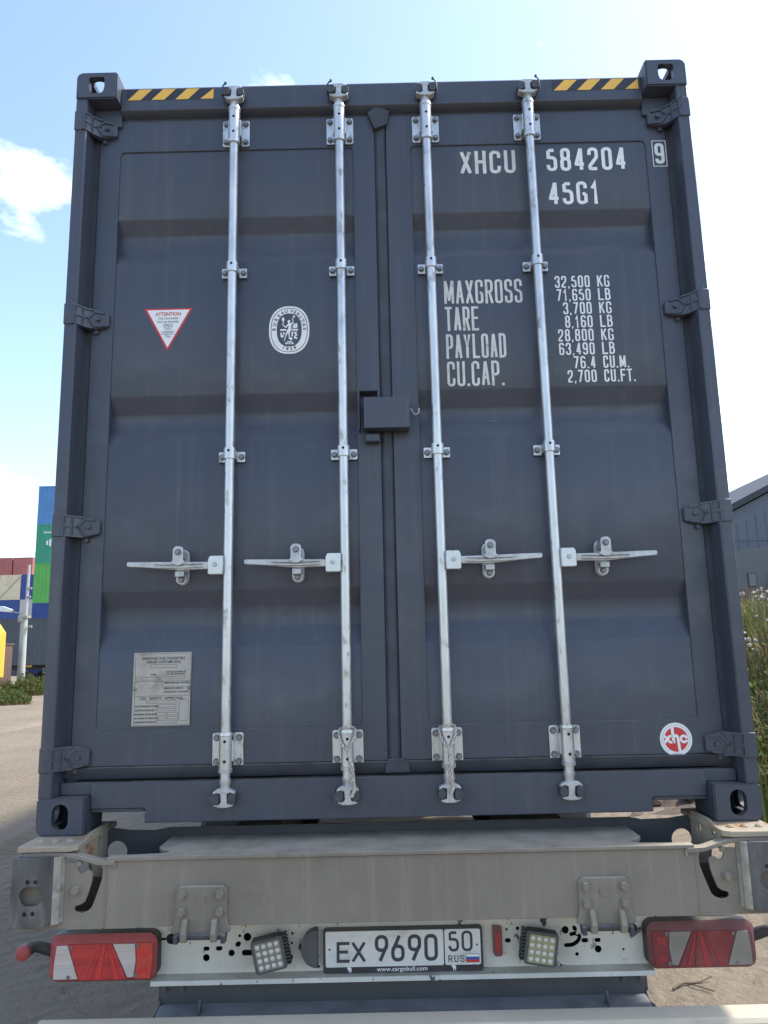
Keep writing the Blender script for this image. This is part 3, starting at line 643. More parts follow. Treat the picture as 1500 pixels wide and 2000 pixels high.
# triangular warning sticker
ws = MB().flat([(-.944, 1.917), (-.755, 1.917), (-.8495, 1.742)], YT + .0004).ob('warning_sticker', REDV, ct, smooth=0); ws['label'] = 'red-edged white triangle sticker reading ATTENTION'
MB().flat([(-.932, 1.911), (-.767, 1.911), (-.8495, 1.7565)], YT - .0002).ob('sticker_face', WHITE, ws, smooth=0)
font_text('ATTENTION', .0205, (-.8495, YT - .0008, 1.893), REDV, ws, sx=.86, bold=.0004)
for t_, z_, s_ in (('THIS CONTAINER', 1.875, .0115), ('MUST BE REPAIRED', 1.861, .0115), ('ONLY', 1.846, .0125), ('WITH', 1.831, .0115), ('CORTEN', 1.816, .0115), ('STEEL', 1.801, .0115)):
    font_text(t_, s_, (-.8495, YT - .0008, z_), INK, ws, sx=.86)
for z_, w_ in ((1.846, .018), (1.816, .025)):
    MB().flat(rrect(-.8495 - w_, -.8495 + w_, z_ - .0068, z_ + .0068, .002, 2), YT - .0007, [rrect(-.8495 - w_ + .0012, -.8495 + w_ - .0012, z_ - .0056, z_ + .0056, .0015, 2)[::-1]]).ob('text_box', INK, ws, smooth=0)
# oval classification emblem
ex, ez, erx, erz = -.379, 1.817, .0785, .098
def sup(rx, rz, n=48, p=2.35):
    return [(ex + rx * math.copysign(abs(cos(2 * pi * i / n)) ** (2 / p), cos(2 * pi * i / n)), ez + rz * math.copysign(abs(sin(2 * pi * i / n)) ** (2 / p), sin(2 * pi * i / n))) for i in range(n)]
em = MB().flat(sup(erx, erz), YT, [sup(erx - .007, erz - .007)[::-1]]).ob('oval_emblem', PRINT, ct, smooth=0); em['label'] = 'white oval emblem with a torch bearer, BUREAU VERITAS 1828'
MB().flat(sup(erx - .0095, erz - .0095), YT, [sup(erx - .030, erz - .030)[::-1]]).ob('emblem_ring', PRINT, em, smooth=0)
def ring_text(txt, a0, a1, rx, rz, size, flip=False):
    for i, c in enumerate(txt):
        if c == ' ': continue
        a = radians(a0 + (a1 - a0) * i / (len(txt) - 1)); x, z = ex + rx * cos(a), ez + rz * sin(a)
        font_text(c, size, (x, YT - .0008, z), INK, em, rotz=(a - pi / 2) if not flip else (a + pi / 2), bold=.0003)
ring_text('BUREAU', 178, 101, .0585, .078, .0185); ring_text('VERITAS', 80, 2, .0585, .078, .0185); ring_text('1828', 248, 292, .0585, .078, .0185, True)
m = MB(); S = .0013 / 10 * 1.0
def E_(px, py): return (ex + (px - 730) * .0001215, ez + (940 - py) * .000132)
for poly in ([(690, 640), (715, 625), (760, 640), (765, 680), (745, 710), (795, 735), (845, 690), (815, 575), (845, 570), (870, 690), (860, 725), (800, 790), (795, 860), (805, 950), (770, 985), (745, 1005), (750, 1100), (755, 1160), (720, 1220), (700, 1215), (725, 1150), (690, 1030), (660, 1080), (620, 1170), (585, 1280), (555, 1270), (590, 1180), (625, 1040), (660, 950), (700, 890), (705, 800), (640, 870), (600, 865), (500, 770), (515, 750), (610, 830), (690, 750), (700, 710), (675, 690)],
             [(525, 750), (530, 690), (505, 650), (490, 600), (525, 530), (575, 570), (575, 630), (555, 670), (555, 750)],
             [(445, 912), (640, 912), (625, 965), (445, 965)], [(830, 912), (1010, 912), (1010, 965), (815, 965)],
             [(455, 1015), (500, 1015), (500, 1110), (540, 1090), (535, 1015), (590, 1015), (590, 1070), (555, 1080), (550, 1160), (500, 1180), (455, 1150)],
             [(800, 995), (850, 995), (850, 1140), (800, 1140)], [(880, 1000), (990, 1000), (920, 1090), (990, 1060), (990, 1110), (920, 1150), (985, 1180), (985, 1235), (885, 1200), (880, 1160), (930, 1080), (880, 1060)],
             [(835, 860), (880, 740), (910, 740), (910, 830), (940, 730), (985, 740), (1000, 850), (960, 885), (860, 885)],
             [(650, 1290), (830, 1290), (830, 1315), (760, 1318), (755, 1385), (715, 1385), (712, 1318), (650, 1315)], [(590, 1335), (700, 1335), (680, 1380), (620, 1385)], [(770, 1335), (880, 1335), (850, 1385), (795, 1385)]):
    m.flat([E_(*p) for p in poly], YT)
m.flat([E_(*p) for p in ell(880, 530, 36)], YT); m.flat([E_(*p) for p in ell(785, 1215, 48)], YT - .0003)
m.ob('emblem_figure', PRINT, em, smooth=0)
# approval data plate
dpm = MB().prism([(-.935, .598), (-.727, .598), (-.731, .342), (-.937, .342)], .0862, .0895, 'xz'); dp = dpm.ob('data_plate', ALU, ct, .001); dp['label'] = 'light metal approval plate with small black text'
DX = lambda u: -.9365 + (u - 165) * .0001955; DZ = lambda v: .597 - (v - 165) * .0001905
m = MB()
def bxl(u0, v0, u1, v1, w=.0010):
    a, b, c, d = DX(u0), DX(u1), DZ(v1), DZ(v0); m.flat([(a, c), (b, c), (b, d), (a, d)], .0857, [[(a + w, c + w), (a + w, d - w), (b - w, d - w), (b - w, c + w)]])
for r in ((480, 385, 970, 445), (310, 612, 660, 668), (770, 605, 1120, 655), (205, 690, 1205, 960), (700, 690, 1205, 800), (430, 1045, 970, 1095), (610, 1118, 970, 1165), (610, 1185, 970, 1232), (610, 1255, 800, 1310), (810, 1255, 1010, 1310), (610, 1330, 800, 1380), (810, 1330, 1010, 1380), (610, 1400, 990, 1450), (1020, 1030, 1190, 1410), (205, 180, 1225, 1490)): bxl(*r)
m.ob('plate_rule', INK, dp, smooth=0)
def dtx(t_, u, v, px, al='LEFT', sx=.9, bold=.0002): font_text(t_, px * .0001905 * 1.35, (DX(u), .0855, DZ(v)), INK, dp, align=al, sx=sx, bold=bold)
for a in (('APPROVED FOR TRANSPORT', 720, 275, 50, 'CENTER', .92), ('UNDER CUSTOMS SEAL', 720, 340, 50, 'CENTER', .92), ('CSC  SAFETY  APPROVAL', 700, 1005, 52, 'CENTER', 1.05), ('TYPE', 490, 572, 36), ('MANUFACTURERS NO', 780, 525, 30), ('OF THE CONTAINER', 780, 565, 30),
          ('DATE MANUFACTURED', 220, 1145, 32, 'LEFT', .95), ('IDENTIFICATION NO', 220, 1218, 32), ('MAXIMUM GROSS MASS', 215, 1290, 32), ('ALLOWABLE STACKING LOAD', 215, 1360, 30, 'LEFT', .8), ('TRANSVERSE RACKING TEST', 215, 1430, 30, 'LEFT', .8), ('MANUFACTURED BY', 735, 825, 32), ('INTERNATIONAL CONTAINERS', 735, 890, 28, 'LEFT', .85), ('TIMBER COMPONENT TREATMENT', 735, 725, 27, 'LEFT', .85)):
    dtx(*a)
for u in (212, 1195):
    MB().lathe([(.006, 0), (.006, -.002), (.0045, -.004), (.0015, -.005)], (DX(u), .0862, DZ(825)), 'y', 14).ob('rivet', BOLT, dp)
# round red and white logo sticker
lx, lz = .977, .258
ls = MB().flat(ell(lx, lz, .0565, .0565, 48), YD - .001).ob('logo_sticker', WHITE, ct, smooth=0); ls['label'] = 'round white and red sticker with the letters xhc'
MB().flat(ell(lx, lz, .0415, .0415, 48), YD - .0017).ob('red_disc', REDV, ls, smooth=0)
m = MB(); yq = YD - .0024
m.flat([(lx - .0165, lz + .044), (lx - .0065, lz + .044), (lx - .0040, lz - .0125), (lx - .0140, lz - .0125)], yq)
m.flat(offset_line(spline([(lx - .008, lz + .010), (lx + .000, lz + .0125), (lx + .0055, lz + .008), (lx + .007, lz - .006), (lx + .0105, lz - .044)], 4), .0095), yq - .0003)
m.flat(offset_line([(lx + .027 + .0105 * cos(a), lz + .001 + .0105 * sin(a)) for a in [radians(v) for v in range(25, 340, 15)]], .0085), yq)
m.flat(offset_line([(lx - .0185 + .0095 * cos(a), lz + .001 + .0105 * sin(a)) for a in [radians(v) for v in range(60, 301, 15)]], .008), yq)
m.flat(offset_line([(lx - .046 + .0125 * cos(a), lz + .001 + .0115 * sin(a)) for a in [radians(v) for v in range(-65, 66, 13)]], .008), yq - .0003)
m.ob('logo_letters', WHITE, ls, smooth=0)
GREYI = mat('pale_grey_ink', (.42, .46, .44), .6)
m = MB()
for i in range(34):
    a = radians(-50 + i * 280 / 33); c, s_ = cos(a), sin(a); w = .0013; h0, h1 = .0465, .0515
    m.flat([(lx + h0 * c - w * s_, lz + h0 * s_ + w * c), (lx + h1 * c - w * s_, lz + h1 * s_ + w * c), (lx + h1 * c + w * s_, lz + h1 * s_ - w * c), (lx + h0 * c + w * s_, lz + h0 * s_ - w * c)], YD - .0016)
for i in (-1, 0, 1): m.box(lx + i * .010 - .003, lx + i * .010 + .003, YD - .0018, YD - .0012, lz - .0515, lz - .0460)
m.ob('logo_ring_marks', GREYI, ls, smooth=0)
# wire seal cables looped round the two inner guide sleeves
def seal_cable(x, label, dx):
    y = .036; base = [(x - .026, y + .012, .322), (x - .027, y - .006, .300), (x - .016, y - .026, .272), (x + .002, y - .031, .252), (x + .004 + dx, y - .033, .200), (x + .008 + dx, y - .036, .150), (x + .012 + dx, y - .036, .128), (x + .004 + dx, y - .036, .104)]
    other = [(x - .026, y + .012, .322), (x, y - .018, .330), (x + .026, y + .004, .322), (x + .026, y - .010, .298), (x + .013, y - .028, .272), (x + .004, y - .033, .250), (x + .008 + dx, y - .034, .200), (x + .012 + dx, y - .034, .150), (x + .014 + dx, y - .034, .126), (x + .004 + dx, y - .036, .104)]
    m = MB()
    for path, ph in ((base, 0), (other, pi / 2)):
        P = spline(path, 14); n = len(P)
        for k in range(2):
            st = []; L_ = 0
            for i, p in enumerate(P):
                p = Vector(p)
                if i: L_ += (p - Vector(P[i - 1])).length
                d = (Vector(P[min(i + 1, n - 1)]) - Vector(P[max(i - 1, 0)])).normalized(); a = d.orthogonal().normalized(); b = d.cross(a)
                a = (Vector((0, -1, 0)) - d * d.dot(Vector((0, -1, 0)))).normalized(); b = d.cross(a); t = L_ / .0055 + ph + k * pi
                st.append(p + (a * cos(t) + b * sin(t)) * .0030)
            m.tube(st, .0030, 6)
    o = m.ob('seal_cable', WIRE, None, smooth=60); o.location = (0, 0, ZB); tag(o, label, 'cable', 'wire cables on the locking rods')
seal_cable(-.172, 'twisted wire cable hanging from the foot of the second locking rod from the left', .010)
seal_cable(.175, 'twisted wire cable hanging from the foot of the third locking rod from the left', -.004)

# ================================================================== the trailer under it
tr = thing('container_trailer', 'dusty grey container trailer with rear crossbeam, tail lamps and number plate carrying the near container', 'trailer')
YB = -.12
# crossbeam: front plate with two hook-shaped slots, back plate, bottom
def slot(s):
    P = [(640, 290), (652, 250), (690, 222), (760, 212), (825, 240), (858, 300), (855, 380), (835, 450), (800, 560), (775, 630), (735, 665), (690, 678), (640, 668), (622, 640), (640, 615), (680, 605), (715, 580), (740, 510), (765, 420), (775, 340), (763, 312), (735, 304), (705, 316), (685, 338), (655, 330)]
    return [((-1.2585 + p[0] * .000367) * -s, 1.1465 - p[1] * .00034) for p in P]
holes = [slot(-1), slot(1)]
m = MB(); m.prism([(-1.205, .871), (1.205, .871), (1.205, 1.06), (1.0, 1.068), (-1.0, 1.068), (-1.205, 1.06)], YB, YB + .010, 'xz', holes); cb = m.ob('crossbeam', BEAM, tr, .002)
m = MB(); m.box(-1.2, 1.2, YB + .011, .06, .871, .881); m.ob('crossbeam_bottom', BEAM, cb)
m = MB(); m.box(-1.2, 1.2, .02, .03, .882, .985); m.ob('crossbeam_back', RUSTIN, cb)
for s in (-1, 1):
    m = MB(); m.box(*sorted((s * .934, s * .930)), YB - .0025, YB - .0003, .875, 1.066); m.ob('weld_seam', BEAM, cb, .001)
# top flange of the beam: deep in the middle, a narrow strip past the twistlock openings
def arcp(x0, y0, x1, y1, bulge, n=8):
    out = []
    for i in range(n + 1):
        t = i / n; out.append((x0 + (x1 - x0) * t, y0 + (y1 - y0) * t - bulge * sin(pi * t)))
    return out
half = [(.93, YB - .008), (.93, -.094), (.84, -.092), (.775, -.085), (.748, -.072), (.752, -.055), (.785, -.03), (.80, .0), (.80, .155)]
fl = half + [(-a, b) for a, b in half[::-1]]
m = MB(); m.prism(fl, 1.0685, 1.0805, 'xy'); m.ob('top_flange', BEAM, cb, .002)
for s in (-1, 1):
    sec = [(.905, 1.070), (.96, 1.072), (1.00, 1.084), (1.035, 1.094), (1.075, 1.098), (1.205, 1.098)]
    prof = [(s * a, b) for a, b in sec] + [(s * a, b - .013) for a, b in sec[::-1]]
    m = MB(); m.prism(prof, YB - .011, -.090, 'xz'); m.ob('flange_end', BEAM, cb, .002)
    m = MB(); m.prism([(s * a, b) for a, b in [(1.025, -.118), (1.05, -.135), (1.212, -.135), (1.212, .24), (1.025, .24)]], 1.1005, 1.1185, 'xy'); cp = m.ob('corner_plate', RUST, tr, .003); cp['label'] = 'rusty dusty plate under the corner casting'
    for xx in (1.165, 1.118, 1.072):
        MB().lathe([(.013, 0), (.013, .003), (.008, .008), (.002, .0095)], (s * xx, -.072, 1.1185), 'z', 16).ob('plate_rivet', RUST, cp)
    m = MB(); m.prism([(-.088, 1.098), (-.05, 1.118), (.02, 1.130), (.158, 1.130), (.158, .90), (.062, .90), (.0, 1.065), (-.088, 1.082)], *sorted((s * 1.040, s * 1.028)), 'yz', [ell(-.030, 1.099, .022, .013, 14), ell(.085, 1.085, .017, .026, 14)]); m.ob('side_guide', RUST, tr, .002)
    # end plate of bare worn steel with a rolled inner edge
    hl = rrect(-1.152 - .037, -1.152 + .034, .977 - .028, .977 + .027, .0265, 6)
    out = [(-1.216, 1.090), (-1.098, 1.092), (-1.088, 1.086), (-1.086, .905), (-1.095, .892), (-1.125, .885), (-1.218, .886)]
    hs4 = [ell(-1.166, 1.018, .0065, n=10), ell(-1.140, 1.018, .0065, n=10), ell(-1.170, .925, .0065, n=10), ell(-1.145, .926, .0065, n=10)]
    m = MB(); m.prism([(-s * a, b) for a, b in out], YB - .034, YB - .024, 'xz', [[(-s * a, b) for a, b in h] for h in [hl] + hs4]); ep = m.ob('end_plate', WORN, tr, .002)
    m = MB(); path = [(1.087, YB - .029), (1.076, YB - .027), (1.068, YB - .018), (1.066, YB - .006), (1.062, YB - .001)]
    pol = [(a, b - .004) for a, b in path] + [(a, b + .004) for a, b in path[::-1]]
    m.prism([(s * a, b) for a, b in pol], .893, 1.090, 'xy'); m.ob('rolled_edge', EDGE, ep, .001)
    m = MB(); m.box(*sorted((s * 1.20, s * 1.212)), YB - .023, .10, .888, 1.09); m.ob('end_plate_side', WORN, ep)
    bolt(BOLT_BIG, tr, s * 1.025, YB, .985); MB().cyl((s * 1.018, YB - .004, 1.071), (s * 1.018, YB - .004, 1.058), .009, n=10).ob('stud', BEAM, tr)
    MB().cyl((s * .905, YB - .003, 1.066), (s * .905, YB - .003, 1.046), .005, n=10).ob('stud', EDGE, tr)
# inner cross member behind the openings
m = MB(); m.prism([(-1.040, .86), (1.040, .86), (1.040, 1.113), (.95, 1.101), (.86, 1.099), (.815, 1.108), (-.815, 1.108), (-.86, 1.099), (-.95, 1.101), (-1.040, 1.113)], .160, .170, 'xz', [ell(-.995, 1.030, .036), ell(.995, 1.030, .036)]); m.ob('inner_crossmember', CHASSIS, tr, .002)
# hinge brackets bolted to the beam
for xc in (-.628, .636):
    o_ = rrect(xc - .081, xc + .081, .895, .992, .014, 4); o_ = [(xc + .081, .905), (xc + .081, .978), (xc + .067, .992), (xc - .067, .992), (xc - .081, .978), (xc - .081, .905), (xc - .085, .880), (xc - .096, .866), (xc - .092, .856), (xc - .070, .852), (xc + .070, .852), (xc + .092, .856), (xc + .096, .866), (xc + .085, .880)]
    m = MB(); m.prism(o_, YB - .013, YB - .0005, 'xz'); hb = m.ob('hinge_bracket', BEAM, tr, .0035)
    for dx, z in ((-.060, .967), (.060, .967), (-.060, .918), (.060, .918)): bolt(BOLT_BIG, hb, xc + dx, YB - .013, z)
    MB().lathe([(.017, 0), (.017, -.002), (.014, -.003), (.013, -.0015)], (xc, YB - .0128, .952), 'y', 20).ob('plug', BEAM, hb)
    for dx in (-.046, .046):
        m = MB(); m.prism([(YB - .012, .900), (YB - .030, .895), (YB - .048, .862), (YB - .045, .838), (YB - .020, .832), (YB + .02, .838), (YB + .02, .852), (YB - .012, .852)], xc + dx - .009, xc + dx + .009, 'yz')
        m.ob('bracket_ear', BEAM, hb, .003)
    m = MB(); m.cyl((xc - .078, YB - .015, .846), (xc + .078, YB - .015, .846), .010, n=14); m.box(xc - .07, xc + .07, YB - .004, YB + .01, .836, .8515); m.ob('hinge_pin', CHASSIS, hb)
    for dx in (-.073, .073):
        m = MB(); m.prism([(YB - .010, .856), (YB - .03, .85), (YB - .028, .828), (YB + .0, .826), (YB + .02, .856)], xc + dx - .007, xc + dx + .007, 'yz')
        m.ob('bracket_lug', CHASSIS, hb, .002)
# light panel
YL = .10
H = []
for s in (-1, 1):
    H += [ell(s * .780, .763, .017), rrect(s * .66 - .0105, s * .66 + .0105, .7235, .7365, .006, 4), rrect(s * .617 - .0115, s * .617 + .0115, .723, .737, .0065, 4), ell(s * .66, .702, .0115)]
    H += [rrect(*sorted((s * .797, s * .83)), .7590, .7670, .002, 2)]
H += [ell(-.553, .742, .010, .008, rot=.6), ell(-.575, .715, .0105), ell(-.522, .764, .013), rrect(-.54, -.50, .706, .724, .008, 4), ell(-.548, .768, .005), ell(-.370, .772, .0045), ell(-.372, .700, .005), ell(-.372, .742, .004), ell(-.262 - .02, .655 + .012, .005)]
H += [ell(.553, .764, .012), ell(.585, .768, .007, .010, rot=.5), ell(.593, .752, .004), ell(.588, .688, .006), ell(.41, .736, .013), ell(.41, .700, .013), rrect(.348, .367, .728, .742, .006, 4), ell(.392, .772, .006), ell(.355, .770, .004), ell(.745, .700, .004)]
hk = offset_line(spline([(.552, .716), (.575, .718), (.592, .728), (.600, .742), (.588, .752), (.572, .750)], 4), .013); H += [hk]
m = MB(); m.prism([(-.835, .654), (.835, .654), (.835, .845), (-.835, .845)], YL, YL + .004, 'xz', H); lp = m.ob('light_panel', LPANEL, tr)
lp['label'] = 'scuffed white sheet panel with drilled holes'
m = MB(); m.prism([(YL + .0035, .6535), (YL - .036, .646), (YL - .040, .632), (YL - .037, .631), (YL - .032, .642), (YL + .0035, .649)], -.835, .835, 'yz'); m.ob('panel_lip', LPANEL, lp, .001)
m = MB(); m.box(-.83, .83, YL + .06, YL + .065, .62, .86); m.ob('panel_shade_sheet', HOLE, lp)  # black sheet added to stand in for the shade seen through the holes
for s in (-1, 1):
    m = MB(); m.box(*sorted((s * .79, s * 1.135)), YL - .005, YL - .001, .788, .830); m.ob('lamp_bracket', LPANEL if s > 0 else LPANEL, tr, .001)
    MB().cyl((s * 1.012, YL - .005, .797), (s * 1.012, YL - .014, .797), .006, n=12).ob('stud', EDGE, tr)
m = MB()   # hanging cable ends on the right of the panel
m.tube(spline([(.818, YL - .01, .772), (.795, YL - .012, .760), (.778, YL - .012, .748), (.768, YL - .012, .742)], 5), .005, 8); m.ob('cable_stub', GREYP, lp)
# tail lamps
def tail_lamp(s, rim, red, red2, org, clr, label):
    X = lambda u: s * (-1.168 + u * .357); Zt = lambda w: .655 + w * .146; yf = .038
    body = rrect(0, 1, 0, 1, .0, 1)
    def bo(e, r=.045): return [(X(.5) + (a) * 1, b) for a, b in [((p[0]), p[1]) for p in rrect(-.1785 + e, .1785 - e, .655 + e, .801 - e, r, 5)]]
    m = MB(); m.prism(bo(.0, .03), .052, .098, 'xz'); root = m.ob('tail_lamp', BLACKP, tr, .004); root['label'] = label
    # rim: sloping frame from the housing to the face
    a, b = bo(.001, .030), bo(.012, .022); n = len(a); m = MB()
    m.add([(p[0], .0518, p[1]) for p in a] + [(p[0], .0405, p[1] + (-.010 if p[1] > .73 else 0)) for p in b], [(i, (i + 1) % n, (i + 1) % n + n, i + n) for i in range(n)] + [tuple(range(n)), tuple(range(n, 2 * n))]); m.ob('rim', rim, root)
    def zone(nm, poly, mt, y0=.040, y1=.037): MB().prism([(X(u), Zt(w)) for u, w in poly], y1, y0, 'xz').ob(nm, mt, root, .0008)
    zone('clear_lens', [(.075, .785), (.175, .79), (.28, .085), (.055, .085), (.058, .40)], clr)
    zone('red_lens', [(.18, .81), (.585, .81), (.735, .06), (.295, .06)], red)
    zone('clear_lens', [(.595, .80), (.80, .80), (.81, .45), (.795, .115), (.738, .10)], clr)
    zone('orange_lens', [(.815, .82), (.955, .82), (.965, .45), (.945, .07), (.81, .07), (.822, .45)], org)
    for i, (t0, t1, bb, b2) in enumerate(((.46, .475, .32, .345), (.48, .495, .375, .41), (.505, .53, .435, .50), (.53, .545, .55, .585), (.55, .565, .63, .665))):
        zone('lens_facet', [(t0, .79), (t1, .79), (b2, .07), (bb, .07)], red2 if i % 2 == 0 else red, .0368, .0352)
    for i in range(5): zone('lens_line', [(.66, .70 - i * .055), (.79, .70 - i * .055), (.79, .69 - i * .055), (.66, .69 - i * .055)], clr, .0368, .0360)
    for (z0, z1) in ((.52, .70), (.18, .30)): zone('lens_block', [(.835, z0), (.925, z0), (.925, z1), (.835, z1)], red2, .0368, .0355)
    for u, w in ((.212, .745), (.825, .765), (.195, .13), (.817, .145)):
        MB().lathe([(.0058, 0), (.0058, -.002), (.0035, -.002), (.003, -.0008)], (X(u), .0366, Zt(w)), 'y', 14).ob('screw', BOLT, root)
    # outrigger marker lamp on a rubber stalk
    m = MB(); m.tube(spline([(s * -1.155, .085, .735), (s * -1.185, .075, .748), (s * -1.212, .06, .762), (s * -1.225, .050, .764), (s * -1.240, .035, .758)], 5), [.019] * 8 + [.018] * 8 + [.020] * 5, 14); ar = m.ob('marker_stalk', BLACKP, root)
    m = MB(); m.lathe([(.021, .03), (.024, .012), (.024, .0), (.020, -.004), (.010, -.007), (.002, -.008)], (s * -1.243, .014, .757), 'y', 20); m.ob('marker_lens', rim, root)
    return root
tail_lamp(1, REDB, REDL, REDL2, ORGL, CLRL, 'bright red and clear left tail lamp')
REDD2 = mat('dusty_brighter_red_lens', (.30, .03, .035), .5, var=.2, vscale=9)
tail_lamp(-1, REDBD, REDLD, REDD2, REDLD, CLRLD, 'dusty dull right tail lamp')
# number plate in its black holder
m = MB(); m.prism(rrect(-.264, .270, .652, .789, .010, 4), .078, .0985, 'xz'); npo = m.ob('number_plate', BLACKP, tr, .002); npo['label'] = 'white number plate reading EX 9690 50 RUS in a black holder'
MB().prism(rrect(-.256, .1385, .672, .782, .006, 3), .0755, .0779, 'xz').ob('plate_face', PLATEW, npo)
MB().prism(rrect(.1425, .262, .672, .782, .006, 3), .0755, .0779, 'xz').ob('plate_face', PLATEW, npo)
m = MB(); yn = .0747
stroke_text(m, 'E', -.219, -.176, .686, .064, yn, .66, .15); stroke_text(m, 'X', -.169, -.122, .686, .064, yn, .7, .15)
for c, a in (('q', -.091), ('b', -.037), ('q', .019), ('0', .074)): stroke_text(m, c, a, a + .045, .686, .083, yn, .55, .135)
stroke_text(m, '5', .155, .190, .713, .064, yn, .55, .13); stroke_text(m, '0', .199, .236, .713, .064, yn, .55, .13)
stroke_text(m, 'RUS', .153, .207, .680, .022, yn, .62, .14, .25)
for x, z in ((-.243, .727), (.250, .733)): m.flat(ell(x, z, .0035, n=12), yn)
m.ob('plate_lettering', INK, npo, smooth=0, fix=False)
fx0, fx1 = .213, .256
m = MB(); m.flat([(fx0 - .001, .6785), (fx1 + .001, .6785), (fx1 + .001, .7055), (fx0 - .001, .7055)], .0753); m.ob('flag_edge', INK, npo, smooth=0)
for i, mt in enumerate((REDV, FBLUE, WHITE)): MB().flat([(fx0, .6795 + i * .0083), (fx1, .6795 + i * .0083), (fx1, .6878 + i * .0083), (fx0, .6878 + i * .0083)], yn).ob('flag_stripe', mt, npo, smooth=0)
font_text('www.cargobull.com', .0195, (-.001, .0772, .6625), WHITE, npo, bold=.0002, sx=1.08)
ele = [(-5, 2), (-6, 5), (-4, 7), (-3, 5.5), (-2, 7), (1, 6.5), (3, 5), (4, 2), (3.6, -6), (1.8, -6), (1.6, -1), (0, -1.2), (-.4, -6), (-2.2, -6), (-2.6, 0), (-4, 1)]
for xx in (-.176, .172):
    MB().flat([(xx + a * .0015, .6625 + b * .0013) for a, b in ele], .0772).ob('holder_emblem', WHITE, npo, smooth=0)
for xx in (-.058, .012): MB().box(xx - .005, xx + .005, .074, .0775, .7825, .7895).ob('holder_clip', BLACKP, npo)
# number plate lamp, reflector and work lamps
m = MB(); dsh = [(-.282, .677), (-.282, .792)] + [(-.285 - .052 * sin(radians(a)), .7345 + .058 * cos(radians(a))) for a in range(5, 176, 10)]
m.prism(dsh, .060, .099, 'xz'); pl_ = m.ob('plate_lamp', GREYP, tr, .006, seg=3); pl_['label'] = 'dark grey half-round plate lamp'
m = MB(); m.prism([(-.340, .727), (-.347, .731), (-.347, .738), (-.340, .742)], .075, .098, 'xz'); m.ob('lamp_tab', BLACKP, pl_)
m = MB(); m.prism([(.306, .702), (.311, .692), (.331, .692), (.336, .70), (.336, .783), (.306, .787)], .082, .0985, 'xz'); rf = m.ob('red_reflector', REDBD, tr, .002)
MB().box(.313, .333, .0795, .0822, .705, .768).ob('reflector_lens', REFL, rf, .001)
def work_lamp(xc, zc, rot, refl, fin_side, label):
    e = bpy.data.objects.new('work_lamp', MB().prism(rrect(-.053, .053, -.052, .052, .010, 4), -.018, .02, 'xz').mesh('work_lamp')); COL.objects.link(e); e.data.materials.append(GREYP); e.parent = tr; e.location = (xc, .035, zc); e.rotation_euler = (radians(4), rot, 0); e['label'] = label
    b = e.modifiers.new('bevel', 'BEVEL'); b.width = .004; b.segments = 2; b.limit_method = 'ANGLE'
    MB().prism(rrect(-.043, .043, -.044, .044, .005, 3), -.0205, -.0185, 'xz').ob('lamp_glass', refl, e)
    for i in range(4):
        for j in range(4): MB().lathe([(.0082, 0), (.0075, -.0022), (.005, -.0042), (.001, -.005)], (-.0315 + i * .021, -.0206, -.0325 + j * .0217), 'y', 12).ob('led', LEDD, e)
    for k in range(9):
        z = -.044 + k * .011; MB().box(*sorted((fin_side * .0535, fin_side * .064)), -.008, .030, z - .002, z + .002).ob('cooling_fin', GREYP, e)
    MB().box(-.012, .012, .0205, .062, -.03, .03).ob('lamp_mount', BLACKP, e, .002)
    return e
work_lamp(-.437, .735, radians(-12), LEDG, 1, 'square lamp with clear bulbs, tilted to the left of the number plate')
work_lamp(.455, .735, radians(9), LEDY, -1, 'square lamp with yellowed bulbs, tilted to the right of the number plate')
# underrun guard
m = MB(); m.box(-.825, .825, .13, .142, .53, .640); ub = m.ob('underrun_beam', UNDER, tr, .002)
for s in (-1, 1):
    for xx in (.805, .745): bolt(BOLT_UND, ub, s * xx, .13, .600 - (.0 if s < 0 else .0))
m = MB(); m.prism([(-.03, .41), (-.045, .425), (-.045, .515), (-.03, .532), (.11, .552), (.129, .552), (.129, .41)], -.815, .815, 'yz'); ur = m.ob('underrun_bar', mat('grey_bar_paint', (.165, .165, .165), .6, var=.12, vscale=3, dust=(.25, .26, .265)), tr, .003)
for s in (-1, 1):
    m = MB(); m.prism([(.143, .64), (.128, .56), (.10, .545), (.02, .545), (-.035, .53), (-.05, .50), (-.05, .40), (.143, .40)], *sorted((s * .816, s * .827)), 'yz'); m.ob('guard_side', CHASSIS, tr, .003)
    m = MB(); m.prism([(.05, .537), (.085, .540), (.085, .575), (.07, .585), (.055, .56)], s * .672 - .004, s * .672 + .004, 'yz'); m.ob('guard_tab', UNDER, ur, .001)
    MB().prism([(a, b) for a, b in ell(s * .640 , .045, .018, .011, 16)], .5350, .5372, 'xy').ob('guard_slot', HOLE, ur)
    m = MB(); m.tube(spline([(s * .827, .10, .47), (s * .90, .10, .47), (s * .925, .10, .49)], 3), .018, 10); m.ob('guard_stub', CHASSIS, tr)
MB().prism([(.03, .070), (.115, .072), (.112, .118), (.034, .112)], .5385, .5405, 'xy').ob('worn_sticker', mat('faded_ochre_sticker', (.33, .21, .09), .7, var=.3, vscale=30), ur)
m = MB(); m.tube(spline([(-.66, .125, .546), (-.40, .118, .546), (-.25, .10, .545), (-.18, .075, .543)], 5), .004, 8); m.ob('loose_cable', CHASSIS, ur)
MB().lathe([(.022, 0), (.022, .003), (.012, .005), (.004, .005)], (.285, .06, .5368), 'z', 18).ob('guard_plug', UNDER, ur)
m = MB(); m.prism([(-.150, .48), (-.158, .49), (-.158, .578), (-.148, .592), (-.075, .596), (-.066, .588), (-.066, .48)], -1.135, 1.15, 'yz')
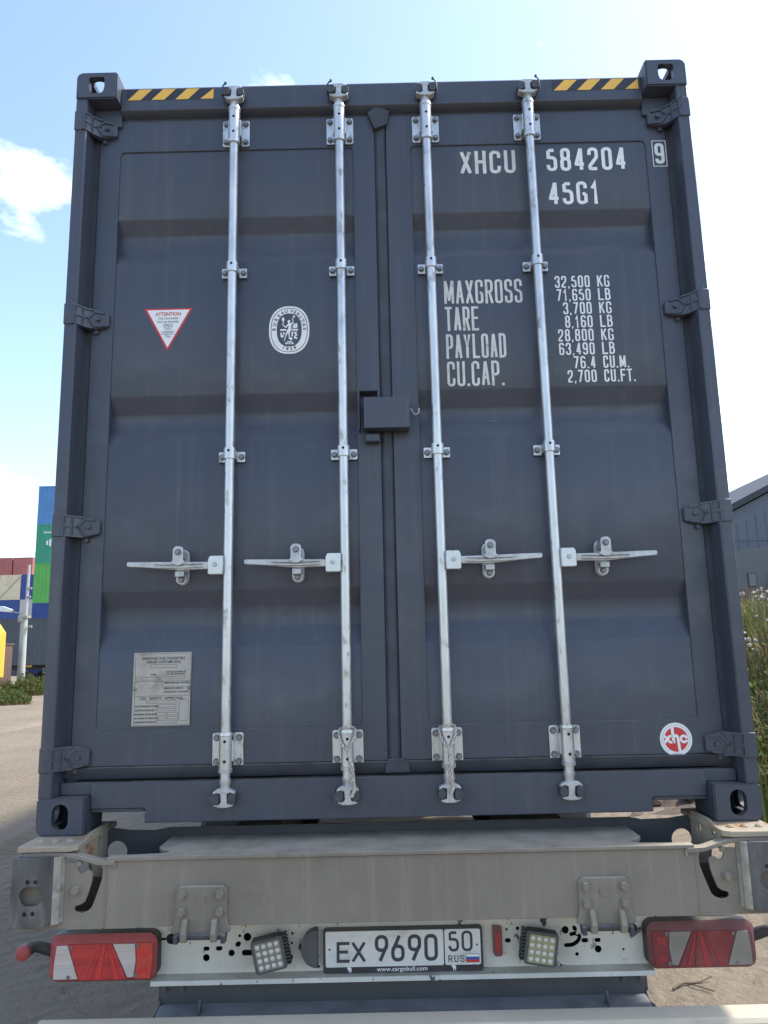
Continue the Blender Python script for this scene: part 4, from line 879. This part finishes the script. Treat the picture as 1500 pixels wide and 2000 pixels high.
wb = m.ob('bumper_bar', mat('dusty_cream_paint', (.54, .47, .355), .75, var=.12, vscale=4, stain=(.38, .33, .25), stain_scale=9, stain_lo=.5, stain_hi=.7, dust=(.52, .455, .345), bump=.1), tr, .003); wb['label'] = 'dusty cream bumper bar lowest across the rear'
for s in (-1, 1): MB().box(*sorted((s * .62, s * .70)), -.0655, -.046, .44, .56).ob('bar_bracket', CHASSIS, wb, .002)
# main rails, bearers, axles, wheels, landing legs
for s in (-1, 1):
    m = MB(); m.box(*sorted((s * .42, s * .58)), .172, 11.9, 1.085, 1.105); m.box(*sorted((s * .42, s * .58)), .172, 11.9, .80, .82); m.box(*sorted((s * .493, s * .507)), .172, 11.9, .821, 1.084); m.ob('main_rail', CHASSIS, tr)
    m = MB(); m.box(*sorted((s * .70, s * .82)), .144, .20, .42, .86); m.ob('guard_arm', CHASSIS, tr)
    MB().box(*sorted((s * .95, s * 1.07)), 9.3, 9.45, .06, .9).ob('landing_leg', CHASSIS, tr); MB().box(*sorted((s * .88, s * 1.14)), 9.24, 9.51, .0, .06).ob('landing_foot', CHASSIS, tr)
for y in (2.0, 4.2, 6.4, 9.375, 11.6): MB().box(-1.2, 1.2, y - .05, y + .05, .9, 1.084).ob('cross_bearer', CHASSIS, tr)
for y in (2.75, 4.06, 5.37):
    m = MB(); m.cyl((-1.0, y, .5), (1.0, y, .5), .07, n=16); ax = m.ob('axle', CHASSIS, tr)
    for s in (-1, 1):
        pr = [(.30, -.17), (.40, -.185), (.475, -.175), (.505, -.14), (.51, 0), (.505, .14), (.475, .175), (.40, .185), (.30, .17)]
        m = MB(); m.lathe(pr, (s * 1.03, y, .505), 'x', 40); wh = m.ob('wheel', RUBBER, tr)
        m = MB(); m.lathe([(.30, -.12), (.27, -.05), (.16, -.02), (.15, .10), (.06, .12), (.06, -.12)], (s * 1.03, y, .505), 'x', 28); m.ob('rim', EDGE, wh)

# ================================================================== yard containers at the left
def cmat(n, c): return mat('paint_' + n, c, .5, var=.12, vscale=.8, stain=tuple(x * .6 + .04 for x in c), stain_scale=1.2, stain_lo=.58, stain_hi=.8)
BGC = {}
def bg_parts():
    m = MB()
    SW = corr_wall(.12, CL - .12, 0, 1)
    for s in (-1, 1): add_wall(m, SW, .15, CH - .08, lambda a, d, z: (s * (CW - .006 - d), a, z))
    wall = m.mesh('wall', 20, False)
    m = MB()
    for x in (-1, 1):
        for y in (.06, CL - .06): m.box(x * CW - .06 * x - .06, x * CW - .06 * x + .06, y - .06, y + .06, 0, CH)
        m.box(*sorted((x * CW, x * (CW - .06))), .12, CL - .12, 0, .15); m.box(*sorted((x * CW, x * (CW - .06))), .12, CL - .12, CH - .08, CH - .005)
    for y in (.03, CL - .03): m.box(-1.10, 1.10, y - .03, y + .03, 0, .16); m.box(-1.10, 1.10, y - .03, y + .03, CH - .12, CH - .005)
    frame = m.mesh('frame', 0)
    m = MB(); m.box(-1.15, 1.15, .06, CL - .06, CH - .03, CH - .012); roof = m.mesh('roof', 0)
    m = MB(); add_wall(m, corr_wall(-1.1, 1.1, 0, 1), .16, CH - .12, lambda a, d, z: (a, CL - .02 - d, z)); end = m.mesh('end_wall', 20, False)
    m = MB()
    for s in (-1, 1): m.box(*sorted((s * .008, s * 1.098)), .03, .06, .17, CH - .13)
    door = m.mesh('door', 0)
    m = MB()
    for x in (-.8, -.3, .3, .8): m.cyl((x, .015, .12), (x, .015, CH - .1), .017, n=8)
    rods = m.mesh('locking_bar', 30)
    return wall, frame, roof, end, door, rods
BGP = bg_parts()
def bg_container(label, mt, loc, rz, group='containers stacked in the yard', marks=True):
    o = thing('yard_container', label, 'container', loc, rz, group)
    for me in BGP:
        nm = me.name.split('.')[0]; c = link(nm, me, None, o)
        if not me.materials: me.materials.append(None)
        c.material_slots[0].link = 'OBJECT'; c.material_slots[0].material = mt
    return o
CM = {k: cmat(k, v) for k, v in dict(sky_blue=(.07, .22, .46), teal=(.03, .28, .16), green=(.10, .40, .07), navy=(.018, .055, .22), red=(.36, .11, .10), cream=(.62, .53, .37), grey=(.42, .41, .38), slate=(.055, .065, .08), brown=(.115, .065, .05)).items()}
XA, YA = -25.76, 53.4
# the near stack shows its long side; its left end is the door end
for lv, (k, lab) in enumerate((('navy', 'dark blue container at the very bottom of the tall stack'), ('navy', 'dark blue container under the bright green one'), ('green', 'bright green ribbed container in the tall stack'), ('teal', 'teal green container with white marks below the blue top one'), ('sky_blue', 'sky blue container on top of the tall stack'))):
    o = bg_container(lab, CM[k], (XA, YA + 1.22, lv * CH), -pi / 2)
    if k == 'teal':
        m = MB()     # white marks on the side: a line of small letters and a tall mark
        for i in range(9): m.box(1.2195, 1.222, .55 + i * .11, .62 + i * .11, 2.22, 2.34)
        for i, (h, dz) in enumerate(((.45, 0), (.75, -.1), (1.0, .0))): m.box(1.2195, 1.222, .78 + i * .22, .92 + i * .22, 1.35 + dz, 1.35 + dz + h * .7)
        mk = m.ob('white_marking', WHITE, o)
FAR = []
for x, y, half_, stack in ((-43.87, 87.0, True, (('slate', 'slate container at the foot of the cream column'), ('brown', 'brown container second from the ground in the cream column'), ('navy', 'blue container under the cream one behind the street lamp head'), ('cream', 'cream container with a dark diagonal line at the left edge'))),
                        (-41.38, 87.0, True, (('brown', 'brown container at the foot of the light grey column'), ('slate', 'slate container under the light grey one'), ('grey', 'light grey container behind the lamp post'), ('navy', 'dark blue container on top of the light grey one, behind the lamp post'))),
                        (-45.60, 93.5, False, (('navy', 'dark blue container at the foot of the far red column'), ('navy', 'dark blue container second in the far red column'), ('brown', 'brown container third in the far red column'), ('slate', 'slate container under the faded red one'), ('red', 'faded red container with white letters on its side, top of the far stack'))),
                        (-48.20, 93.5, False, (('navy', 'dark blue container at the foot of the leftmost column'), ('slate', 'slate container second in the leftmost column'), ('brown', 'brown container third in the leftmost column'), ('navy', 'dark blue container under the dull red one'), ('red', 'dull red container cut by the left edge on top of the far stack')))):
    for lv, (k, lab) in enumerate(stack): FAR.append((x, y, half_, lv, k, lab))
for x, y, half_, lv, k, lab in FAR:
    o = bg_container(lab, CM[k], (x, y, lv * CH), 0)
    if half_: o.scale[1] = .5
    if k == 'red' and x > -46:
        m = MB()
        for i in range(8): m.box(1.2195, 1.223, .9, 1.7, 2.35 - i * .26, 2.53 - i * .26)
        m.ob('white_marking', WHITE, o)
    if k == 'cream':
        m = MB(); m.tube([(-1.2, -.01, .1), (1.15, -.01, 2.7)], .03, 6); m.ob('diagonal_line', CM['slate'], o)
# dark container on a parked trailer
pc = bg_container('long slate grey container on the parked trailer behind the lamp post', CM['slate'], (-30.8, 47.2, 1.42), -pi / 2, group=None)
pt = thing('parked_trailer', 'dark trailer under the long slate container, with an orange marker on its side', 'trailer', (-30.8, 47.2, 0))
for dy in (-.5, .5): MB().box(.1, 12.1, dy - .07, dy + .07, 1.1, 1.42).ob('main_rail', CHASSIS, pt)
for x in (.3, 6, 11.9): MB().box(x - .06, x + .06, -1.2, 1.2, 1.25, 1.419).ob('cross_bearer', CHASSIS, pt)
for x in (8.4, 9.7, 11.0):
    for s in (-1, 1):
        m = MB(); m.lathe([(.28, -.17), (.47, -.18), (.51, -.12), (.51, .12), (.47, .18), (.28, .17)], (x, s * 1.03, .51), 'y', 28); w_ = m.ob('wheel', RUBBER, pt)
        MB().lathe([(.28, -.1), (.15, -.05), (.15, .05), (.28, .1)], (x, s * 1.03, .51), 'y', 20).ob('rim', EDGE, w_)
MB().box(8.3, 8.65, -1.235, -1.205, 1.30, 1.40).ob('orange_marker', mat('orange_plastic', (.6, .22, .03), .4), pt)
MB().box(.5, .7, -1.1, -.95, 0, 1.25).ob('landing_leg', CHASSIS, pt); MB().box(.5, .7, .95, 1.1, 0, 1.25).ob('landing_leg', CHASSIS, pt)
# lamp post
lpz = thing('street_lamp', 'pale concrete lamp post with a lamp head on an arm to the left', 'street lamp', (-19.06, 38, 0))
CONC = mat('pale_concrete', (.40, .41, .38), .85, var=.12, vscale=2, stain=(.33, .40, .36), stain_scale=1.2, stain_lo=.5, stain_hi=.62)
m = MB(); m.cyl((0, 0, 0), (0, 0, 4.0), .20, .17, n=14); m.ob('post', CONC, lpz)
m = MB(); m.cyl((.06, 0, 4.0), (.10, 0, 6.7), .085, .07, n=10); m.ob('upper_post', mat('pale_steel', (.42, .41, .42), .5, metal=.2, var=.1), lpz)
m = MB(); m.box(-.24, .24, -.24, .24, 3.9, 4.02); m.box(-.2, .05, -.3, -.2, 3.70, 3.9); m.ob('clamp', EDGE, lpz)
m = MB(); m.tube([(-.1, 0, 4.12), (-.45, -.1, 4.20), (-.72, -.15, 4.32)], .035, 8); m.ob('lamp_arm', EDGE, lpz)
m = MB(); m.prism([(-.66, 4.20), (-.62, 4.36), (-1.05, 4.52), (-1.45, 4.55), (-1.5, 4.42), (-1.2, 4.26)], -.28, .02, 'xz'); m.ob('lamp_head', mat('pale_lamp_head', (.68, .70, .68), .4), lpz, .03)
for z, dx in ((5.45, .2), (5.0, .16), (3.45, .32)): m = MB(); m.box(dx - .08, dx + .12, -.12, .0, z - .05, z + .06); m.ob('bracket', EDGE, lpz)
# yellow cabin and brown box
yc = thing('yellow_cabin', 'tall yellow steel cabin with a chamfered top at the left edge', 'cabin', (-19.05, 32.6, 0))
YEL = mat('yellow_paint', (.60, .37, .035), .45, var=.08, vscale=2)
m = MB(); m.prism([(-1.1, .95), (1.15, .95), (1.15, 3.0), (.85, 3.42), (-.8, 3.42), (-1.1, 3.0)], -.8, 1.2, 'xz'); m.ob('body', YEL, yc, .03)
MB().box(-1.0, 1.05, -.7, 1.1, .55, .949).ob('base', CM['brown'], yc); MB().box(-1.12, 1.16, -.812, -.802, 1.90, 1.92).ob('seam', CHASSIS, yc)
for x in (-.8, .8):
    for y in (-.6, 1.0): MB().box(x - .1, x + .1, y - .1, y + .1, 0, .55).ob('leg', CHASSIS, yc)
bb = thing('brown_skip', 'brown steel box standing beside the lamp post', 'skip', (-20.6, 36.2, 0))
m = MB(); m.prism([(-1.6, 0), (1.42, 0), (1.42, 2.5), (-1.6, 2.5)], -1.0, 1.0, 'xz'); m.ob('body', CM['brown'], bb, .03)
for i in range(6): MB().box(-1.5 + i * .55, -1.42 + i * .55, -1.05, -1.001, .1, 2.4).ob('rib', CM['brown'], bb)
MB().box(-1.65, 1.47, -1.06, 1.06, 2.501, 2.58).ob('top_rim', CM['brown'], bb)

# ================================================================== warehouse at the right
wh = thing('warehouse', 'large slate blue gabled warehouse behind the weeds at the right', 'building', (28, 60, 0))
WALLM = mat('blue_grey_cladding', (.095, .11, .14), .6, var=.08, vscale=.3)
WALL2 = mat('grey_cladding', (.115, .12, .13), .7, var=.10, vscale=.4)
m = MB(); g = [(-4.0, 0), (44, 0), (44, 10.2), (20, 22.0), (-4.0, 10.2)]
m.prism(g, 0, 40, 'xz'); m.ob('wall', WALLM, wh)
for i in range(60): MB().box(-3.9 + i * .8, -3.86 + i * .8, -.03, -.001, 3.0, 9.3 + (min(i * .8, 47.2 - i * .8)) * .45).ob('wall_rib', WALLM, wh)
for s in (-1, 1):
    a = (-5.0, 9.85) if s < 0 else (45.0, 9.85)
    m = MB(); m.prism([a, (20, 22.15), (20, 22.65), (a[0], a[1] + .55)], -.5, 40.5, 'xz'); m.ob('roof', mat('dark_roofing', (.035, .040, .050), .7), wh)
m = MB(); m.prism([(-4.02, 10.05), (44.0, 10.05), (44.0, 10.15), (-4.02, 10.15)], -.06, -.002, 'xz'); m.ob('eaves_line', WALL2, wh)
# lower annex with a stair and three windows
an = thing('warehouse_annex', 'low grey annex with small dark windows and an outside stair in front of the warehouse', 'building', (28, 55, 0))
m = MB(); m.prism([(-3, 0), (16, 0), (16, 9.6), (-3, 8.7)], 0, 4.3, 'xz'); m.ob('wall', WALL2, an)
for x in (-1.0, .55, 1.9, 3.2, 4.6):
    w = MB().box(x - .01, x + .62, -.06, -.002, 5.9, 6.95).ob('window', CHASSIS, an); MB().box(x + .05, x + .56, -.08, -.061, 5.97, 6.88).ob('pane', mat('dim_glass', (.09, .10, .115), .2), w)
m = MB(); m.prism([(.1, 5.6), (.4, 5.6), (3.4, 9.0), (3.4, 9.4)], -.5, -.3, 'xz'); m.ob('stair_stringer', mat('dark_stair', (.06, .062, .068), .7), an)
MB().box(3.4, 6, -.9, -.3, 8.9, 9.05).ob('stair_landing', MATS['dark_stair'], an)
MB().box(3.55, 4.4, -.06, -.002, 7.6, 9.2).ob('orange_panel', mat('orange_panel', (.5, .22, .04), .6), an)
bf = thing('brown_fence', 'reddish brown sheet fence along the top of the weedy bank', 'fence', (20, 46, 0))
for i in range(12): MB().box(-2 + i * 1.5, -.52 + i * 1.5, -.02, .02 + .004 * (i % 2), .3, 5.15).ob('panel', CM['brown'], bf)
for i in range(13): MB().box(-2.06 + i * 1.5, -1.96 + i * 1.5, .05, .15, .0, 5.1).ob('post', CM['brown'], bf)

# ================================================================== weeds, grass and rubble
def leafmat(name, c1, c2, tr_=.25):
    m = bpy.data.materials.new(name); m.use_nodes = True; t = m.node_tree; n = t.nodes; l = t.links; p = n['Principled BSDF']; p.inputs['Roughness'].default_value = .7; p.inputs['Specular IOR Level'].default_value = .25
    a = n.new('ShaderNodeNewGeometry'); r = n.new('ShaderNodeMix'); r.data_type = 'RGBA'; l.new(a.outputs['Random Per Island'], r.inputs[0]); r.inputs[6].default_value = (*c1, 1); r.inputs[7].default_value = (*c2, 1); l.new(r.outputs[2], p.inputs['Base Color'])
    tl = n.new('ShaderNodeBsdfTranslucent'); l.new(r.outputs[2], tl.inputs[0]); mx = n.new('ShaderNodeMixShader'); mx.inputs[0].default_value = tr_; l.new(p.outputs[0], mx.inputs[1]); l.new(tl.outputs[0], mx.inputs[2]); l.new(mx.outputs[0], n['Material Output'].inputs[0]); return m
GREEN = leafmat('green_grass', (.075, .11, .025), (.18, .20, .06), .4); STRAW = leafmat('straw_grass', (.19, .16, .065), (.34, .28, .14), .4); LEAF = leafmat('weed_leaf', (.05, .085, .02), (.13, .16, .045), .4)
FLUFF = mat('white_seed_fluff', (.50, .46, .40), .9, var=.12, vscale=30); PINK = mat('pink_petals', (.55, .16, .20), .7)
def blades(m, x, y, z, h, w, n=1, lean=.35):
    for _ in range(n):
        a = random.uniform(0, 2 * pi); hh = h * random.uniform(.6, 1.15); l = lean * random.uniform(.2, 1) * hh; b = random.uniform(0, 2 * pi)
        dx, dy = cos(a) * w, sin(a) * w; lx_, ly_ = cos(b) * l, sin(b) * l; px = x + random.uniform(-.05, .05); py = y + random.uniform(-.05, .05)
        m.add([(px - dx, py - dy, z - .03), (px + dx, py + dy, z - .03), (px + lx_ * .35 - dx * .8, py + ly_ * .35 - dy * .8, z + hh * .55), (px + lx_ * .35 + dx * .8, py + ly_ * .35 + dy * .8, z + hh * .55), (px + lx_, py + ly_, z + hh)], [(0, 1, 3, 2), (2, 3, 4)])
mg, msr, mlf, mfl, mpk = MB(), MB(), MB(), MB(), MB()
rnd = random.Random(3)
for i in range(15000):
    y = 3.0 + 22 * rnd.random() ** 1.3; mid = 1.25 + .455 * y; x = mid + rnd.gauss(.25, 1.15 + .04 * y)
    if x < 3.35: continue
    z = bank_h(x, y); d = noise.noise(Vector((x * .7, y * .7, 4)))
    if d > .08 + rnd.uniform(-.3, .3): blades(msr, x, y, z, .55 + .35 * sst((x - 4) / 3), .006 + .0006 * y, 1)
    else: blades(mg, x, y, z, .42 + .3 * sst((x - 4) / 3), .007 + .0007 * y, 1)
    if rnd.random() < .25 and x > 3.7:     # leafy weeds
        for k in range(5):
            a = rnd.uniform(0, 2 * pi); e = rnd.uniform(.1, 1.0); L_ = rnd.uniform(.06, .15); c0 = Vector((x + rnd.uniform(-.05, .05), y, z + rnd.uniform(.05, .7))); d_ = Vector((cos(a) * cos(e), sin(a) * cos(e), sin(e))); q = d_.cross(Vector((0, 0, 1))).normalized() * L_ * .2
            mlf.add([c0, c0 + d_ * L_ * .5 + q, c0 + d_ * L_, c0 + d_ * L_ * .5 - q], [(0, 1, 2, 3)])
for i in range(420):                        # tall stems with white seed heads near the top of the bank
    y = 8 + 13 * rnd.random(); x = 1.25 + .455 * y + rnd.gauss(.4, .9)
    if x < 4.8: continue
    z = bank_h(x, y); h = rnd.uniform(.65, 1.12); tx, ty = x + rnd.uniform(-.1, .1), y + rnd.uniform(-.1, .1)
    msr.tube([(x, y, z), ((x + tx) / 2 + .02, (y + ty) / 2, z + h * .5), (tx, ty, z + h)], [.008, .006, .004], 4)
    if i % 4 == 0:
        for k in range(rnd.randint(1, 4)):
            cx, cy, cz, r = tx + rnd.uniform(-.07, .07), ty + rnd.uniform(-.07, .07), z + h + rnd.uniform(-.10, .06), rnd.uniform(.02, .04)
            pts = []
            for a in range(6):
                for b_ in range(1, 4):
                    th = b_ * pi / 4; ph = a * pi / 3; rr2 = r * rnd.uniform(.75, 1.15); pts.append((cx + rr2 * sin(th) * cos(ph), cy + rr2 * sin(th) * sin(ph), cz + rr2 * .75 * cos(th)))
            o = [(cx, cy, cz + r * .8), (cx, cy, cz - r * .8)]; F = []
            for a in range(6):
                c_, n_ = a * 3, ((a + 1) % 6) * 3; F += [(18, c_, n_), (c_, c_ + 1, n_ + 1, n_), (c_ + 1, c_ + 2, n_ + 2, n_ + 1), (c_ + 2, 19, n_ + 2)]
            mfl.add(pts + o, F)
for i in range(40):
    y = 5 + 8 * rnd.random(); x = 1.4 + .455 * y + rnd.gauss(0, .3)
    if x < 3.6: continue
    z = bank_h(x, y) + rnd.uniform(.3, .55)
    for k in range(5):
        a = k * 1.256; mpk.add([(x, y, z), (x + .03 * cos(a - .4), y + .03 * sin(a - .4), z + .012), (x + .045 * cos(a), y + .045 * sin(a), z + .006), (x + .03 * cos(a + .4), y + .03 * sin(a + .4), z + .012)], [(0, 1, 2, 3)])
for mm, nm, mt, lab, c in ((mg, 'green_grass', GREEN, 'green grass on the bank at the right', 'grass'), (msr, 'dry_grass', STRAW, 'straw coloured dry grass and stems on the bank at the right', 'grass'), (mlf, 'weed_leaves', LEAF, 'dark leafy weeds among the grass on the bank', 'weeds'), (mfl, 'seed_heads', FLUFF, 'white fluffy seed heads on the tall weeds', 'flowers'), (mpk, 'pink_flowers', PINK, 'small pink flowers low on the bank', 'flowers')):
    tag(mm.ob(nm, mt, None, smooth=0, fix=False), lab, c, kind='stuff')
# bushes in front of the parked trailer
def weed_bush(cx, cy, rx, h, n, label):
    o = thing('weed_bush', label, 'bush', (cx, cy, 0), 0, 'weed bushes at the edge of the yard'); a, b = MB(), MB(); r_ = random.Random(int(cx * 10))
    for i in range(n):
        t = r_.uniform(0, 2 * pi); rr2 = sqrt(r_.random()) * rx; x, y = rr2 * cos(t) * 1.3, rr2 * sin(t) * .7; top = h * (1 - .5 * (rr2 / rx) ** 2) * (.35 + 1.3 * abs(noise.noise(Vector((x * 2.2, y * 2.2, cx)))))
        if i % 3 == 0:
            aa = r_.uniform(0, 6.28); w = .018; a.add([(x - w, y, 0), (x + w, y, 0), (x + .12 * cos(aa), y + .12 * sin(aa), top)], [(0, 1, 2)])
        z = top * r_.random() ** .6; e = r_.uniform(-.2, 1.0); aa = r_.uniform(0, 6.28); L_ = r_.uniform(.08, .2); d_ = Vector((cos(aa) * cos(e), sin(aa) * cos(e), sin(e))); q = d_.orthogonal().normalized() * L_ * .22; c0 = Vector((x, y, z))
        b.add([c0, c0 + d_ * L_ * .5 + q, c0 + d_ * L_, c0 + d_ * L_ * .5 - q], [(0, 1, 2, 3)])
    a.ob('stems', STRAW, o, smooth=0, fix=False); b.ob('foliage', LEAF if n % 2 else GREEN, o, smooth=0, fix=False)
weed_bush(-18.4, 36.4, 1.2, 1.1, 3001, 'leafy green weeds round the foot of the lamp post'); weed_bush(-16.9, 37.8, 1.3, 1.25, 3000, 'green weeds to the right of the lamp post'); weed_bush(-15.6, 28.4, 1.1, .75, 2401, 'low straggly weeds below the yellow cabin')
# heap of dry clods beside the trailer
heap = thing('dirt_heap', 'heap of dry brown clods beside the trailer at the foot of the bank', 'dirt heap', (3.2, 7.2, 0))
CLOD = mat('dry_clod', (.24, .19, .15), .95, var=.3, vscale=6, bump=.5, bscale=14)
m = MB(); gx = [(-1.6 + i * .1) for i in range(37)]; gy = [(-1.6 + i * .1) for i in range(37)]
m.v = [(x, y, max(-.05, .62 * math.exp(-((x - .15) ** 2 / .75 + (y - .1) ** 2 / 1.0)) - .05 + .10 * noise.noise(Vector((x * 3, y * 3, 0))) + .05 * noise.noise(Vector((x * 8, y * 8, 0))))) for y in gy for x in gx]
m.f = [(j * 37 + i, j * 37 + i + 1, (j + 1) * 37 + i + 1, (j + 1) * 37 + i) for j in range(36) for i in range(36)]
m.ob('mound', mat('dark_soil', (.10, .075, .058), .95, var=.35, vscale=4, bump=.5, bscale=12), heap, smooth=0, fix=False)
def clod_mesh(seed):
    b = bmesh.new(); bmesh.ops.create_icosphere(b, subdivisions=2, radius=1)
    for v in b.verts: v.co *= 1 + .35 * noise.noise(v.co * 1.6 + Vector((seed, 0, 0))) + .15 * noise.noise(v.co * 4 + Vector((seed, 3, 0)))
    me = bpy.data.meshes.new('clod'); b.to_mesh(me); b.free(); me.materials.append(CLOD); return me
CL_ = [clod_mesh(i * 7.3) for i in range(4)]
for i in range(110):
    t = rnd.uniform(0, 6.28); r = sqrt(rnd.random()) * 1.25; x, y = .1 + r * cos(t), r * sin(t); r2 = rnd.uniform(.035, .12)
    z = max(0, .62 * math.exp(-((x - .15) ** 2 / .75 + (y - .1) ** 2 / 1.0)) - .05)
    o = link('clod', CL_[i % 4], None, heap); o.location = (x, y, z + r2 * .35); o.scale = (r2, r2 * rnd.uniform(.7, 1.2), r2 * rnd.uniform(.6, .95)); o.rotation_euler = (rnd.uniform(0, 6), rnd.uniform(0, 6), rnd.uniform(0, 6))
# small stones and crumbs on the yard floor
m = MB()
for i in range(1400):
    y = 1 + 20 * rnd.random() ** 1.5; x = rnd.choice((-1, 1)) * (1.0 + .5 * y * rnd.random() + rnd.random()); r = rnd.uniform(.003, .010)
    if x > 3.2: continue
    z = gh(x, y); P = [Vector((rnd.gauss(0, 1), rnd.gauss(0, 1), abs(rnd.gauss(0, .6)))).normalized() * r for _ in range(4)]
    a = [(x + r, y, z), (x - r * .6, y + r * .8, z), (x - r * .6, y - r * .8, z), (x, y, z + r * .8), (x + .5 * r, y + .6 * r, z + r * .5)]
    m.add(a, [(0, 4, 3), (4, 1, 3), (1, 2, 3), (2, 0, 3), (0, 1, 4)])
tag(m.ob('loose_stones', CLOD, None, smooth=0, fix=False), 'small stones scattered on the sandy ground', 'stones', kind='stuff')
# dry twig lying on the sand at the lower right
m = MB(); m.tube(spline([(0, 0, .012), (.07, .05, .018), (.15, .07, .012), (.24, .12, .02)], 4), [.006] * 9 + [.004] * 4, 6); m.tube(spline([(.09, .055, .016), (.13, .0, .022), (.19, -.04, .014)], 3), .0035, 6)
o = m.ob('dry_twig', mat('dry_wood', (.12, .085, .06), .9, var=.3, vscale=20), None); o.location = (1.36, 1.50, gh(1.36, 1.5)); tag(o, 'forked dry twig on the sand below the right tail lamp', 'twig')
